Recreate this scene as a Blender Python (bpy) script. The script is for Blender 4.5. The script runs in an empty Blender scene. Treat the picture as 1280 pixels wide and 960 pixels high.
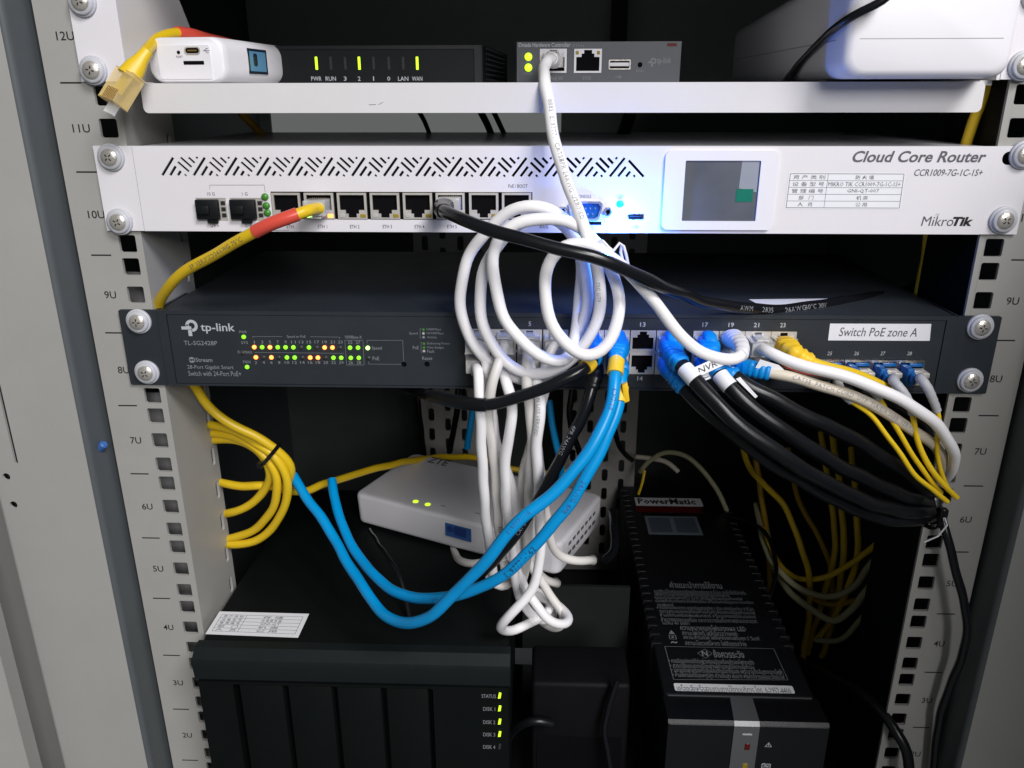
import bpy, bmesh, math, random
from mathutils import Vector, Matrix
random.seed(7)
sc = bpy.context.scene
col = sc.collection
S = 0.001                                   # everything below is written in millimetres

# ------------------------------------------------------------------ camera
CF, CP = 1002.516, Vector((-6.505, -431.442, 482.445))
PITCH, YAW, ROLL = 0.3452688, -0.0361175, -0.0016633
FW = Vector((math.sin(YAW)*math.cos(PITCH), math.cos(YAW)*math.cos(PITCH), -math.sin(PITCH)))
_rt = Vector((math.cos(YAW), -math.sin(YAW), 0)); _up = _rt.cross(FW)
RT = math.cos(ROLL)*_rt + math.sin(ROLL)*_up; UP = -math.sin(ROLL)*_rt + math.cos(ROLL)*_up
cd = bpy.data.cameras.new('camera'); cam = bpy.data.objects.new('camera', cd); col.objects.link(cam)
cd.sensor_width = 36.0; cd.lens = CF/1280*36.0; cd.clip_start = 0.01; cd.clip_end = 50
M = Matrix((RT, UP, -FW)).transposed().to_4x4(); M.translation = CP*S
cam.matrix_world = M
sc.camera = cam

# ------------------------------------------------------------------ light of the room
w = bpy.data.worlds.new('World'); sc.world = w; w.use_nodes = True
bgn = w.node_tree.nodes['Background']; bgn.inputs[0].default_value = (0.95, 1.0, 0.98, 1); bgn.inputs[1].default_value = 0.125
def lamp(name, loc, target, energy, sx, sy, color=(1, 1, 1), spread=180):
    l = bpy.data.lights.new(name, 'AREA'); l.shape = 'RECTANGLE'; l.size = sx; l.size_y = sy
    l.energy = energy; l.color = color; l.spread = math.radians(spread)
    o = bpy.data.objects.new(name, l); col.objects.link(o); o.location = loc
    o.rotation_euler = (Vector(target)-Vector(loc)).to_track_quat('-Z', 'Y').to_euler()
    return o
lamp('ceiling_light', (1.05, -1.5, 2.05), (0.0, 0.0, 0.38), 50, 0.8, 0.6, (1.0, 0.975, 0.985))
lamp('ceiling_light', (0.85, -2.6, 1.55), (0.0, 0.0, 0.30), 48, 1.0, 0.9, (1.0, 0.975, 0.985))
sc.view_settings.view_transform = 'Standard'; sc.view_settings.look = 'None'
sc.view_settings.exposure = 0.0; sc.view_settings.gamma = 1.0; sc.view_settings.use_curve_mapping = False
sc.render.engine = 'CYCLES'
sc.cycles.use_denoising = True
sc.cycles.max_bounces = 8; sc.cycles.transparent_max_bounces = 12
sc.cycles.sample_clamp_indirect = 4.0

# ------------------------------------------------------------------ helpers
def ray(px, py): return FW + RT*((px-640)/CF) - UP*((py-480)/CF)
def at(px, py, Y=0.0):                      # the point of the plane y = Y seen at a pixel of the photograph (mm)
    d = ray(px, py); return CP + d*((Y-CP.y)/d.y)
def atz(px, py, Z):
    d = ray(px, py); return CP + d*((Z-CP.z)/d.z)

MATS = {}
def mat(name, color, rough=0.5, metal=0.0, bump=0.0, nscale=900, var=0.0, emit=None, estr=0.0, trans=0.0, coat=0.0, vscale=40, ior=1.45, alpha=1.0, spec=0.5):
    m = bpy.data.materials.new(name); m.use_nodes = True; nt = m.node_tree; b = nt.nodes['Principled BSDF']
    b.inputs['Base Color'].default_value = (*color, 1); b.inputs['Roughness'].default_value = rough
    b.inputs['Metallic'].default_value = metal; b.inputs['IOR'].default_value = ior
    b.inputs['Specular IOR Level'].default_value = spec
    if trans: b.inputs['Transmission Weight'].default_value = trans
    if coat: b.inputs['Coat Weight'].default_value = coat; b.inputs['Coat Roughness'].default_value = 0.15
    if alpha < 1: b.inputs['Alpha'].default_value = alpha
    if emit: b.inputs['Emission Color'].default_value = (*emit, 1); b.inputs['Emission Strength'].default_value = estr
    if bump or var:
        geo = nt.nodes.new('ShaderNodeNewGeometry')
    if bump:
        n = nt.nodes.new('ShaderNodeTexNoise'); n.inputs['Scale'].default_value = nscale; n.inputs['Detail'].default_value = 3
        nt.links.new(geo.outputs['Position'], n.inputs['Vector'])
        bp = nt.nodes.new('ShaderNodeBump'); bp.inputs['Strength'].default_value = bump; bp.inputs['Distance'].default_value = 0.0004
        nt.links.new(n.outputs['Fac'], bp.inputs['Height']); nt.links.new(bp.outputs['Normal'], b.inputs['Normal'])
    if var:
        n2 = nt.nodes.new('ShaderNodeTexNoise'); n2.inputs['Scale'].default_value = vscale; n2.inputs['Detail'].default_value = 6; n2.inputs['Roughness'].default_value = 0.65
        nt.links.new(geo.outputs['Position'], n2.inputs['Vector'])
        mx = nt.nodes.new('ShaderNodeMixRGB'); mx.blend_type = 'MIX'
        mx.inputs[1].default_value = (*[max(0, c*(1-var)) for c in color], 1); mx.inputs[2].default_value = (*[min(1, c*(1+var)) for c in color], 1)
        nt.links.new(n2.outputs['Fac'], mx.inputs[0]); nt.links.new(mx.outputs[0], b.inputs['Base Color'])
        mr = nt.nodes.new('ShaderNodeMapRange'); mr.inputs[3].default_value = max(0.02, rough-0.09); mr.inputs[4].default_value = min(1, rough+0.09)
        nt.links.new(n2.outputs['Fac'], mr.inputs[0]); nt.links.new(mr.outputs[0], b.inputs['Roughness'])
    MATS[name] = m; return m

mat('rail', (0.33, 0.325, 0.305), 0.55, 0, 0.12, 1800, 0.09, vscale=28)
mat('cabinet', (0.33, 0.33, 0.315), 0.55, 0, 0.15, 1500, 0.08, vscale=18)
mat('hinge_grey', (0.2, 0.2, 0.2), 0.5, 0, 0.1, 1500, 0.08)
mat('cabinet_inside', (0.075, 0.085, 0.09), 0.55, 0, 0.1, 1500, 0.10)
mat('back_paint', (0.055, 0.065, 0.062), 0.5, 0, 0.1, 1500, 0.1)
mat('cabinet_dark', (0.012, 0.013, 0.014), 0.6, 0, 0.1, 1500, 0.2)
mat('white_paint', (0.70, 0.685, 0.715), 0.42, 0, 0.10, 2200, 0.04, vscale=22)
mat('shelf_paint', (0.64, 0.63, 0.635), 0.5, 0, 0.16, 1800, 0.05, vscale=25)
mat('white_plastic', (0.74, 0.735, 0.77), 0.42, 0, 0.05, 1500, 0.02)
mat('nylon', (0.47, 0.48, 0.51), 0.4, 0, 0.04, 900, 0.03)
mat('nylon_dark', (0.34, 0.34, 0.36), 0.5)
mat('socket_black', (0.004, 0.0045, 0.006), 0.6, spec=0.2)
mat('case_paint', (0.62, 0.62, 0.64), 0.2, 0, 0.03, 1200, 0.03, spec=0.8)
mat('ink_mid', (0.30, 0.30, 0.32), 0.6)
mat('navy_metal', (0.021, 0.026, 0.032), 0.42, 0, 0.18, 2600, 0.10)
mat('grey_metal', (0.085, 0.092, 0.105), 0.42, 0, 0.15, 2600, 0.08)
mat('black_plastic', (0.006, 0.007, 0.0085), 0.45, 0, 0.1, 2000, 0.15, spec=0.25)
mat('nas_black', (0.0035, 0.0048, 0.0048), 0.55, 0, 0.25, 3200, 0.12, spec=0.14)
mat('nas_bezel', (0.007, 0.010, 0.011), 0.45, 0, 0.15, 2200, 0.12, spec=0.25)
mat('ups_black', (0.0055, 0.006, 0.0078), 0.4, 0, 0.22, 2600, 0.2, spec=0.42)
mat('back_brightened', (0.45, 0.49, 0.47), 0.55, 0, 0.1, 1500, 0.12)
mat('label_dim', (0.15, 0.185, 0.22), 0.5)
mat('label_mid', (0.07, 0.09, 0.115), 0.5)
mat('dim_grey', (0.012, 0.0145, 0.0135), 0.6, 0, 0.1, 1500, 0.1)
mat('brick_black', (0.004, 0.004, 0.005), 0.6, 0, 0.1, 1500, 0.1, spec=0.15)
mat('ups_silver', (0.17, 0.175, 0.18), 0.4, 0.5, 0.05, 2000, 0.05)
mat('void', (0.004, 0.004, 0.005), 0.8, spec=0.05)
mat('nickel', (0.62, 0.60, 0.57), 0.28, 1.0, 0.06, 900, 0.12, vscale=300)
mat('chrome', (0.70, 0.66, 0.60), 0.30, 0.72, 0.35, 900, 0.25, vscale=700)
mat('shield', (0.66, 0.63, 0.58), 0.40, 0.55, 0.05, 900, 0.10, vscale=200)
mat('gold', (0.75, 0.52, 0.2), 0.3, 1.0)
mat('ink_black', (0.012, 0.012, 0.014), 0.6)
mat('ink_grey', (0.10, 0.10, 0.115), 0.6)
mat('ink_white', (0.43, 0.45, 0.48), 0.6)
mat('ink_dim', (0.21, 0.225, 0.24), 0.6)
mat('ink_blue', (0.03, 0.08, 0.25), 0.6)
mat('paper', (0.74, 0.75, 0.78), 0.6, 0, 0.03, 600, 0.03)
mat('cable_white', (0.82, 0.81, 0.82), 0.36, 0, 0.03, 300, 0.03, vscale=25)
mat('cable_dull_white', (0.68, 0.66, 0.63), 0.45, 0, 0.03, 300, 0.09, vscale=30)
mat('cable_cream', (0.62, 0.56, 0.46), 0.42, 0, 0.03, 300, 0.05, vscale=30)
mat('cable_black', (0.0055, 0.006, 0.008), 0.24, 0, 0.08, 160, 0.2, vscale=60)
mat('cable_black_rubber', (0.0045, 0.005, 0.0065), 0.32, 0, 0.22, 130, 0.3, vscale=70, spec=0.4)
mat('cable_blue', (0.0, 0.27, 0.62), 0.32, 0, 0.03, 300, 0.05, vscale=25)
mat('boot_blue', (0.0, 0.22, 0.60), 0.42, 0, 0.03, 600, 0.06)
mat('cable_yellow', (0.68, 0.46, 0.012), 0.38, 0, 0.03, 300, 0.05, vscale=30)
mat('fibre_yellow', (0.80, 0.55, 0.015), 0.4, 0, 0.02, 300, 0.04)
mat('clip_yellow', (0.80, 0.50, 0.02), 0.4)
mat('red_sleeve', (0.62, 0.075, 0.05), 0.30, 0, 0.06, 200, 0.06)
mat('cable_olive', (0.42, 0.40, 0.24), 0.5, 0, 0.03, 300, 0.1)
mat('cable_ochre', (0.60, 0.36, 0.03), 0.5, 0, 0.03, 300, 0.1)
mat('lc_blue', (0.0, 0.10, 0.34), 0.35)
mat('lc_boot', (0.42, 0.43, 0.45), 0.5, 0, 0.03, 600, 0.05)
mat('sticker_blue', (0.035, 0.12, 0.36), 0.5)
mat('sticker_navy', (0.02, 0.05, 0.22), 0.5)
mat('tape_green', (0.0, 0.155, 0.10), 0.35)
mat('screen_glass', (0.07, 0.08, 0.10), 0.4, 0, 0.2, 50, 0.45, coat=0.4, vscale=30, spec=1.0)
mat('film', (0.62, 0.66, 0.74), 0.25, 0, 0.5, 70, 0, alpha=0.26, coat=0.5)
mat('plug_clear', (0.86, 0.86, 0.84), 0.18, 0, 0.03, 300, 0, alpha=0.45, coat=0.4)
mat('plug_amber', (0.80, 0.62, 0.26), 0.15, 0, 0.03, 300, 0, alpha=0.5, coat=0.4)
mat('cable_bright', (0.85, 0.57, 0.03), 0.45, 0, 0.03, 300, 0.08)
mat('oled', (0.012, 0.02, 0.035), 0.15)
mat('oled_blue', (0.10, 0.26, 0.42), 0.2)
mat('red_lens', (0.10, 0.004, 0.004), 0.25)
mat('amber_lens', (0.30, 0.22, 0.02), 0.3)
mat('led_off', (0.035, 0.035, 0.035), 0.3)
mat('led_white_off', (0.42, 0.42, 0.40), 0.3)
mat('led_tinted', (0.05, 0.22, 0.025), 0.25)
mat('led_green', (0.1, 0.4, 0.02), 0.3, emit=(0.30, 1.0, 0.02), estr=1.3)
mat('led_lime', (0.3, 0.5, 0.02), 0.3, emit=(0.55, 0.95, 0.02), estr=1.5)
mat('led_bright', (0.3, 0.5, 0.1), 0.3, emit=(0.5, 1.0, 0.22), estr=3.0)
mat('led_orange', (0.7, 0.3, 0.1), 0.3, emit=(1.0, 0.17, 0.025), estr=4.6)
mat('led_amber', (0.7, 0.3, 0.1), 0.3, emit=(1.0, 0.2, 0.03), estr=4.6)
mat('led_cyan', (0.0, 0.3, 0.4), 0.3, emit=(0.0, 0.55, 0.9), estr=1.2)
mat('led_blue', (0.2, 0.4, 0.9), 0.3, emit=(0.16, 0.42, 1.0), estr=40)

WL = {}                                     # world position of every object, mm
def wl(o): return WL[o.name] if o else Vector((0, 0, 0))
def base(o, label, cat, group=None, kind=None):
    if label: o['label'] = label
    if cat: o['category'] = cat
    if group: o['group'] = group
    if kind: o['kind'] = kind
    return o
def thing(name, loc, label, cat, group=None):
    o = bpy.data.objects.new(name, None); col.objects.link(o); o.empty_display_size = 0.01
    WL[o.name] = Vector(loc); o.location = Vector(loc)*S
    return base(o, label, cat, group)

class B:
    def __init__(s): s.bm = bmesh.new()
    def face(s, pts):
        try: return s.bm.faces.new([s.bm.verts.new(p) for p in pts])
        except ValueError: return None
    def box(s, x0, x1, y0, y1, z0, z1, bev=0, seg=2, only=None):
        r = bmesh.ops.create_cube(s.bm, size=1.0); vs = r['verts']
        for v in vs: v.co = Vector(((x0+x1)/2+v.co.x*(x1-x0), (y0+y1)/2+v.co.y*(y1-y0), (z0+z1)/2+v.co.z*(z1-z0)))
        if bev:
            es = list({e for v in vs for e in v.link_edges})
            if only: es = [e for e in es if only((e.verts[0].co+e.verts[1].co)/2, (e.verts[0].co-e.verts[1].co).normalized())]
            bmesh.ops.bevel(s.bm, geom=es, offset=bev, segments=seg, affect='EDGES', profile=0.5)
        return s
    def obox(s, c, X, Y, Z, bev=0, seg=2):  # oriented box: centre and three half-axis vectors
        r = bmesh.ops.create_cube(s.bm, size=2.0); vs = r['verts']; c = Vector(c); X, Y, Z = Vector(X), Vector(Y), Vector(Z)
        for v in vs: q = v.co.copy(); v.co = c + X*q.x + Y*q.y + Z*q.z
        if bev:
            es = list({e for v in vs for e in v.link_edges})
            bmesh.ops.bevel(s.bm, geom=es, offset=bev, segments=seg, affect='EDGES', profile=0.5)
        return s
    def prism(s, pts, ext):                 # 3D polygon extruded by a vector
        a = [s.bm.verts.new(p) for p in pts]; b = [s.bm.verts.new(Vector(p)+Vector(ext)) for p in pts]
        n = len(a); s.bm.faces.new(a[::-1]); s.bm.faces.new(b)
        for i in range(n): s.bm.faces.new((a[i], a[(i+1) % n], b[(i+1) % n], b[i]))
        return s
    def sweep(s, pts, secs, n=14, e=2.0, up=None, caps=True):
        P = [Vector(p) for p in pts]; m = len(P); rings = []
        fr = frames(P, up)
        for i in range(m):
            w_, h_ = secs[i] if not isinstance(secs, (int, float)) else (secs, secs)
            t, u, v = fr[i]; ring = []
            for k in range(n):
                a = 2*math.pi*k/n; c_, s_ = math.cos(a), math.sin(a)
                c_ = math.copysign(abs(c_)**(2/e), c_); s_ = math.copysign(abs(s_)**(2/e), s_)
                ring.append(s.bm.verts.new(P[i]+u*(c_*w_)+v*(s_*h_)))
            rings.append(ring)
        for i in range(m-1):
            for k in range(n):
                s.bm.faces.new((rings[i][k], rings[i][(k+1) % n], rings[i+1][(k+1) % n], rings[i+1][k]))
        if caps: s.bm.faces.new(rings[0][::-1]); s.bm.faces.new(rings[-1])
        return s
    def cyl(s, p0, p1, r0, r1=None, n=20):
        r1 = r0 if r1 is None else r1
        return s.sweep([p0, p1], [(r0, r0), (r1, r1)], n)
    def lathe(s, p, d, prof, n=28):         # profile of (distance along d, radius)
        p = Vector(p); d = Vector(d).normalized()
        return s.sweep([p+d*q[0] for q in prof], [(q[1], q[1]) for q in prof], n, up=(0, 0, 1) if abs(d.z) < .9 else (0, 1, 0))
    def done(s, name, m, parent=None, smooth=40, **kw):
        bmesh.ops.recalc_face_normals(s.bm, faces=s.bm.faces[:])
        me = bpy.data.meshes.new(name); s.bm.to_mesh(me); s.bm.free()
        return link(name, me, m, parent, smooth, **kw)

def link(name, me, m, parent=None, smooth=40, **kw):
    n = len(me.vertices)
    if n:
        xs = [v.co for v in me.vertices]
        c = Vector([(min(q[i] for q in xs)+max(q[i] for q in xs))/2 for i in range(3)])
        for v in me.vertices: v.co = (v.co-c)*S
    else: c = Vector((0, 0, 0))
    if smooth:
        me.shade_smooth(); me.set_sharp_from_angle(angle=math.radians(smooth))
    me.materials.append(MATS[m] if isinstance(m, str) else m)
    o = bpy.data.objects.new(name, me); col.objects.link(o)
    o.parent = parent; o.location = (c-wl(parent))*S; WL[o.name] = c
    if kw: base(o, kw.get('label'), kw.get('cat'), kw.get('group'), kw.get('kind'))
    return o

def inst(o, delta, parent):                 # copy of a part and its sub-parts, moved by delta (mm)
    c = o.copy(); col.objects.link(c); c.parent = parent
    WL[c.name] = WL[o.name]+Vector(delta); c.location = (WL[c.name]-wl(parent))*S
    for ch in list(o.children): inst(ch, delta, c)
    return c

def frames(P, up=None):
    m = len(P); T = []
    for i in range(m):
        a = P[max(0, i-1)]; b = P[min(m-1, i+1)]; t = (b-a)
        T.append(t.normalized() if t.length > 1e-9 else Vector((0, 0, 1)))
    u0 = Vector(up) if up else (Vector((0, 0, 1)) if abs(T[0].z) < .85 else Vector((0, -1, 0)))
    v = (u0-T[0]*u0.dot(T[0])).normalized(); out = []
    for i in range(m):
        if i:
            ax = T[i-1].cross(T[i])
            if ax.length > 1e-8: v = Matrix.Rotation(T[i-1].angle(T[i]), 3, ax.normalized()) @ v
            v = (v-T[i]*v.dot(T[i])).normalized()
        out.append((T[i], v.cross(T[i]) * -1, v))   # tangent, side, up
    return out

def catmull(C, step=3.0):
    C = [Vector(c) for c in C]
    C = [C[0]*2-C[1]] + C + [C[-1]*2-C[-2]]; out = []
    for i in range(1, len(C)-2):
        p0, p1, p2, p3 = C[i-1:i+3]
        t0 = 0; t1 = t0+max(1e-6, (p1-p0).length**.5); t2 = t1+max(1e-6, (p2-p1).length**.5); t3 = t2+max(1e-6, (p3-p2).length**.5)
        k = max(2, int((p2-p1).length/step))
        for j in range(k):
            t = t1+(t2-t1)*j/k
            A1 = p0*((t1-t)/(t1-t0))+p1*((t-t0)/(t1-t0)); A2 = p1*((t2-t)/(t2-t1))+p2*((t-t1)/(t2-t1)); A3 = p2*((t3-t)/(t3-t2))+p3*((t-t2)/(t3-t2))
            B1 = A1*((t2-t)/(t2-t0))+A2*((t-t0)/(t2-t0)); B2 = A2*((t3-t)/(t3-t1))+A3*((t-t1)/(t3-t1))
            out.append(B1*((t2-t)/(t2-t1))+B2*((t-t1)/(t2-t1)))
    out.append(C[-2]); return out
def smoothen(P, it=4):
    for _ in range(it):
        P = [P[0]] + [(P[i-1]+P[i]*2+P[i+1])/4 for i in range(1, len(P)-1)] + [P[-1]]
    return P

def sheet(outline, holes, t, O, X, Y, name, m, parent, smooth=30, **kw):
    """flat plate with real openings: 2D outline and holes in mm, thickness t away from the viewer side"""
    cu = bpy.data.curves.new('c', 'CURVE'); cu.dimensions = '2D'; cu.fill_mode = 'BOTH'
    for pts in [outline]+list(holes):
        sp = cu.splines.new('POLY'); sp.points.add(len(pts)-1); sp.use_cyclic_u = True
        for i, q in enumerate(pts): sp.points[i].co = (q[0], q[1], 0, 1)
    cu.extrude = t/2
    o = bpy.data.objects.new('c', cu); col.objects.link(o)
    dg = bpy.context.evaluated_depsgraph_get(); me = bpy.data.meshes.new_from_object(o.evaluated_get(dg))
    bpy.data.objects.remove(o); bpy.data.curves.remove(cu)
    O, X, Y = Vector(O), Vector(X).normalized(), Vector(Y).normalized(); N = X.cross(Y)
    for v in me.vertices: v.co = O+X*v.co.x+Y*v.co.y+N*(v.co.z-t/2)
    bm = bmesh.new(); bm.from_mesh(me); bmesh.ops.remove_doubles(bm, verts=bm.verts[:], dist=1e-4)
    bmesh.ops.recalc_face_normals(bm, faces=bm.faces[:]); bm.to_mesh(me); bm.free()
    me.materials.clear(); me.name = name
    return link(name, me, m, parent, smooth, **kw)
def rrect(x0, x1, z0, z1, r=0.0, n=4):
    if r <= 0: return [(x0, z0), (x1, z0), (x1, z1), (x0, z1)]
    out = []
    for cx, cz, a in ((x1-r, z1-r, 0), (x0+r, z1-r, 90), (x0+r, z0+r, 180), (x1-r, z0+r, 270)):
        for k in range(n+1):
            b = math.radians(a+90*k/n); out.append((cx+r*math.cos(b), cz+r*math.sin(b)))
    return out
def disc(cx, cz, r, n=16): return [(cx+r*math.cos(2*math.pi*k/n), cz+r*math.sin(2*math.pi*k/n)) for k in range(n)]
XV, ZV, YV = Vector((1, 0, 0)), Vector((0, 0, 1)), Vector((0, 1, 0))
def fsheet(outline, holes, t, y, name, m, parent, **kw):      # plate facing the front, its face at y
    return sheet(outline, holes, t, (0, y, 0), (1, 0, 0), (0, 0, 1), name, m, parent, **kw)

_tc = {}
def text_mesh(s, bold=0.0, shear=0.0, space=1.0, res=2):
    key = (s, bold, shear, space, res)
    if key not in _tc:
        cu = bpy.data.curves.new('t', 'FONT'); cu.body = s; cu.resolution_u = res; cu.offset = bold; cu.shear = shear; cu.space_character = space; cu.size = 1
        o = bpy.data.objects.new('t', cu); col.objects.link(o)
        dg = bpy.context.evaluated_depsgraph_get(); me = bpy.data.meshes.new_from_object(o.evaluated_get(dg))
        vs = [v.co.copy() for v in me.vertices]; fs = [tuple(p.vertices) for p in me.polygons]
        bpy.data.objects.remove(o); bpy.data.curves.remove(cu); bpy.data.meshes.remove(me)
        _tc[key] = (vs, fs)
    return _tc[key]
def text(s, O, X, Y, m, parent, eps=0.12, bold=0.0, shear=0.0, space=1.0, name='lettering', res=2, keep=None):
    """letters fitted into the parallelogram O, O+X, O+X+Y, O+Y; eps above it"""
    vs, fs = text_mesh(s, bold, shear, space, res)
    if not vs: return None
    x0 = min(v.x for v in vs); x1 = max(v.x for v in vs); y0 = min(v.y for v in vs); y1 = max(v.y for v in vs)
    O, X, Y = Vector(O), Vector(X), Vector(Y); N = X.cross(Y).normalized()*eps
    me = bpy.data.meshes.new(name)
    me.from_pydata([O+X*((v.x-x0)/max(1e-6, x1-x0))+Y*((v.y-y0)/max(1e-6, y1-y0))+N for v in vs], [], fs); me.update()
    return link(name, me, m, parent, 0)
def ptext(s, box, Y, m, parent, **k):       # letters on a front panel: pixel box (left, top, right, bottom) on plane y=Y
    l, t, r, b = box; mx, my = (l+r)/2, (t+b)/2
    p = at(l, my, Y); q = at(r, my, Y); u = at(mx, t, Y); d = at(mx, b, Y)
    return text(s, (p.x, Y, d.z), (q.x-p.x, 0, 0), (0, 0, u.z-d.z), m, parent, **k)
def plines(segs, Y, wd, m, parent, name='printed_line', eps=0.1):   # thin printed lines between pixels on plane y=Y
    b = B()
    for (x0, y0, x1, y1) in segs:
        p, q = at(x0, y0, Y), at(x1, y1, Y); d = (q-p); d.y = 0
        if d.length < 1e-6: continue
        d.normalize(); n = Vector((-d.z, 0, d.x))*(wd/2); e = Vector((0, -eps, 0))
        b.face([p-n+e, q-n+e, q+n+e, p+n+e])
    return b.done(name, m, parent, 0)

# ------------------------------------------------------------------ cables
class Cable:
    """one cable: an Empty with its jacket, and boots, plugs, ties and print as further parts"""
    def __init__(s, name, pts, r, m, label, cat='cable', group=None, smooth=5, jacket='jacket', wav=1.0):
        W = [p if isinstance(p, Vector) else at(*p) for p in pts]
        P_ = smoothen(catmull(W), smooth); s.r = r
        ph = [random.uniform(0, 6.28) for _ in range(6)]; acc = 0.0; m_ = len(P_); s.P = []; s.R = []
        for i, q in enumerate(P_):           # slight waviness and unevenness of a real jacket
            acc += (q-P_[i-1]).length if i else 0; k = min(1.0, acc/25, (m_-1-i)*3/25)
            s.P.append(q+Vector((math.sin(acc/9.0+ph[0])+.7*math.sin(acc/4.3+ph[3]), math.sin(acc/11.0+ph[1]), math.sin(acc/8.0+ph[2])+.7*math.sin(acc/4.9+ph[4])))*(.27*k*wav))
            f = 1+.018*math.sin(acc/6.5+ph[5])+.012*math.sin(acc/2.7+ph[0]); s.R.append((r*f, r*(2-f)))
        s.root = thing(name, s.P[0], label, cat, group)
        s.jacket = B().sweep(s.P, s.R, 16).done(jacket, m, s.root, 80)
        s.L = [0.0]
        for i in range(1, len(s.P)): s.L.append(s.L[-1]+(s.P[i]-s.P[i-1]).length)
    def near(s, px, py):                    # arc length of the point closest to a pixel
        best, bl = 1e9, 0
        for q, l in zip(s.P, s.L):
            d = q-CP; w_ = d.dot(FW); e = (640+CF*d.dot(RT)/w_-px)**2+(480-CF*d.dot(UP)/w_-py)**2
            if e < best: best, bl = e, l
        return bl
    def pos(s, l):
        l = min(max(l, 0), s.L[-1]-1e-4)
        i = max(k for k in range(len(s.L)) if s.L[k] <= l); i = min(i, len(s.P)-2)
        f = (l-s.L[i])/max(1e-9, s.L[i+1]-s.L[i]); return s.P[i].lerp(s.P[i+1], f), (s.P[i+1]-s.P[i]).normalized()
    def part(s, l0, l1, r, m, name, n=16, prof=None, e=2.0):
        k = max(3, int((l1-l0)/0.9) if prof else int((l1-l0)/2)); pts = [s.pos(l0+(l1-l0)*i/k)[0] for i in range(k+1)]
        secs = [(r, r)]*(k+1) if not prof else [prof(i/k) for i in range(k+1)]
        return B().sweep(pts, secs, n, e=e).done(name, m, s.root, 50)
    def text(s, txt, px, py, size, m='ink_grey', rot=0.0, flip=False, name='printed_marking', space=1.1):
        """letters printed along the jacket, on the side turned to the front"""
        vs, fs = text_mesh(txt, 0.0, 0.0, space, 2)
        if not vs: return
        x0 = min(v.x for v in vs); x1 = max(v.x for v in vs); k = size/0.72; l0 = s.near(px, py); out = []
        base_up = None
        for v in vs:
            a = (v.x-x0)*k; b_ = (v.y-0.36)*k
            if flip: a = (x1-x0)*k-a; b_ = -b_
            p, t = s.pos(l0+a)
            f = Vector((0.0, -1.0, 0.25)); f = (CP-p).normalized() if abs(f.dot(t)) > .9 else f
            f = (f-t*f.dot(t)).normalized(); sd = f.cross(t)
            an = rot + b_/s.r
            out.append(p+(f*math.cos(an)+sd*math.sin(an))*(s.r*1.03+0.07))
        me = bpy.data.meshes.new(name); me.from_pydata(out, [], fs); me.update()
        return link(name, me, m, s.root, 0)
def ribs(w0, h0, w1, h1, n=7, depth=0.10, body=0.35):
    """boot profile: plain body, then rings that taper to the cable"""
    def f(u):
        q = 0 if u < body else (u-body)/(1-body)
        k = 1.0 if u < body else 1-depth*(0.5+0.5*math.cos(2*math.pi*n*q))*1.0
        return ((w0+(w1-w0)*q)*k, (h0+(h1-h0)*q)*k)
    return f
def rj_plug(parent, p, d, up, m='plug_clear', length=20.0, tab=True):
    """modular plug: p = centre of its rear end, d = towards the socket"""
    p, d, up = Vector(p), Vector(d).normalized(), Vector(up).normalized(); sd = d.cross(up).normalized(); up = sd.cross(d)
    o = B().obox(p+d*(length/2), sd*5.85, d*(length/2), up*3.9, .5).done('plug', m, parent, 40)
    if tab:
        b = B(); b.obox(p+d*(length*.52)-up*5.0, sd*3.0, d*(length*.45)+up*(-.0), up*.5, .2); b.done('latch', m, o, 40)
    g = B()
    for k in range(8): g.obox(p+d*(length-3.2)+sd*((k-3.5)*1.02)+up*3.95, sd*.25, d*3.0, up*.15)
    g.done('contact', 'gold', o, 0)
    return o
# ================================================================== the cabinet
U = 44.45
cab = thing('rack_cabinet', (0, 0, -8), 'light grey network cabinet with numbered square-hole mounting rails around the equipment', 'cabinet')
Z0, Z1, YB = -8.0, 588.0, 470.0
B().box(-420, 420, -60, YB+20, Z0-12, Z0).done('floor_panel', 'cabinet_dark', cab)
B().box(-420, 420, -22, YB+20, Z1, Z1+12).done('top_panel', 'cabinet_inside', cab)
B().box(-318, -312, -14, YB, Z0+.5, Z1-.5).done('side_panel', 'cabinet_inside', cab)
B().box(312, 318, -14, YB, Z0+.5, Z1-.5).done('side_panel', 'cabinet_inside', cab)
fsheet(rrect(-322, 322, Z0+.5, Z1-.5), [rrect(-300, 14, 428, 474, 3)], 4, YB+.5, 'back_panel', 'back_paint', cab)  # opening added so pale room light shows between shelf and router
B().box(-311, 311, YB-8, YB-6, 484, Z1-1).done('brightened_back_panel', 'back_brightened', cab)  # added pale panel, its colour stands in for light on the upper back
for x0 in (62,): B().box(x0, x0+14, YB-40, YB-10, 478, Z1-1).done('rear_post', 'cabinet_dark', cab)
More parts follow.
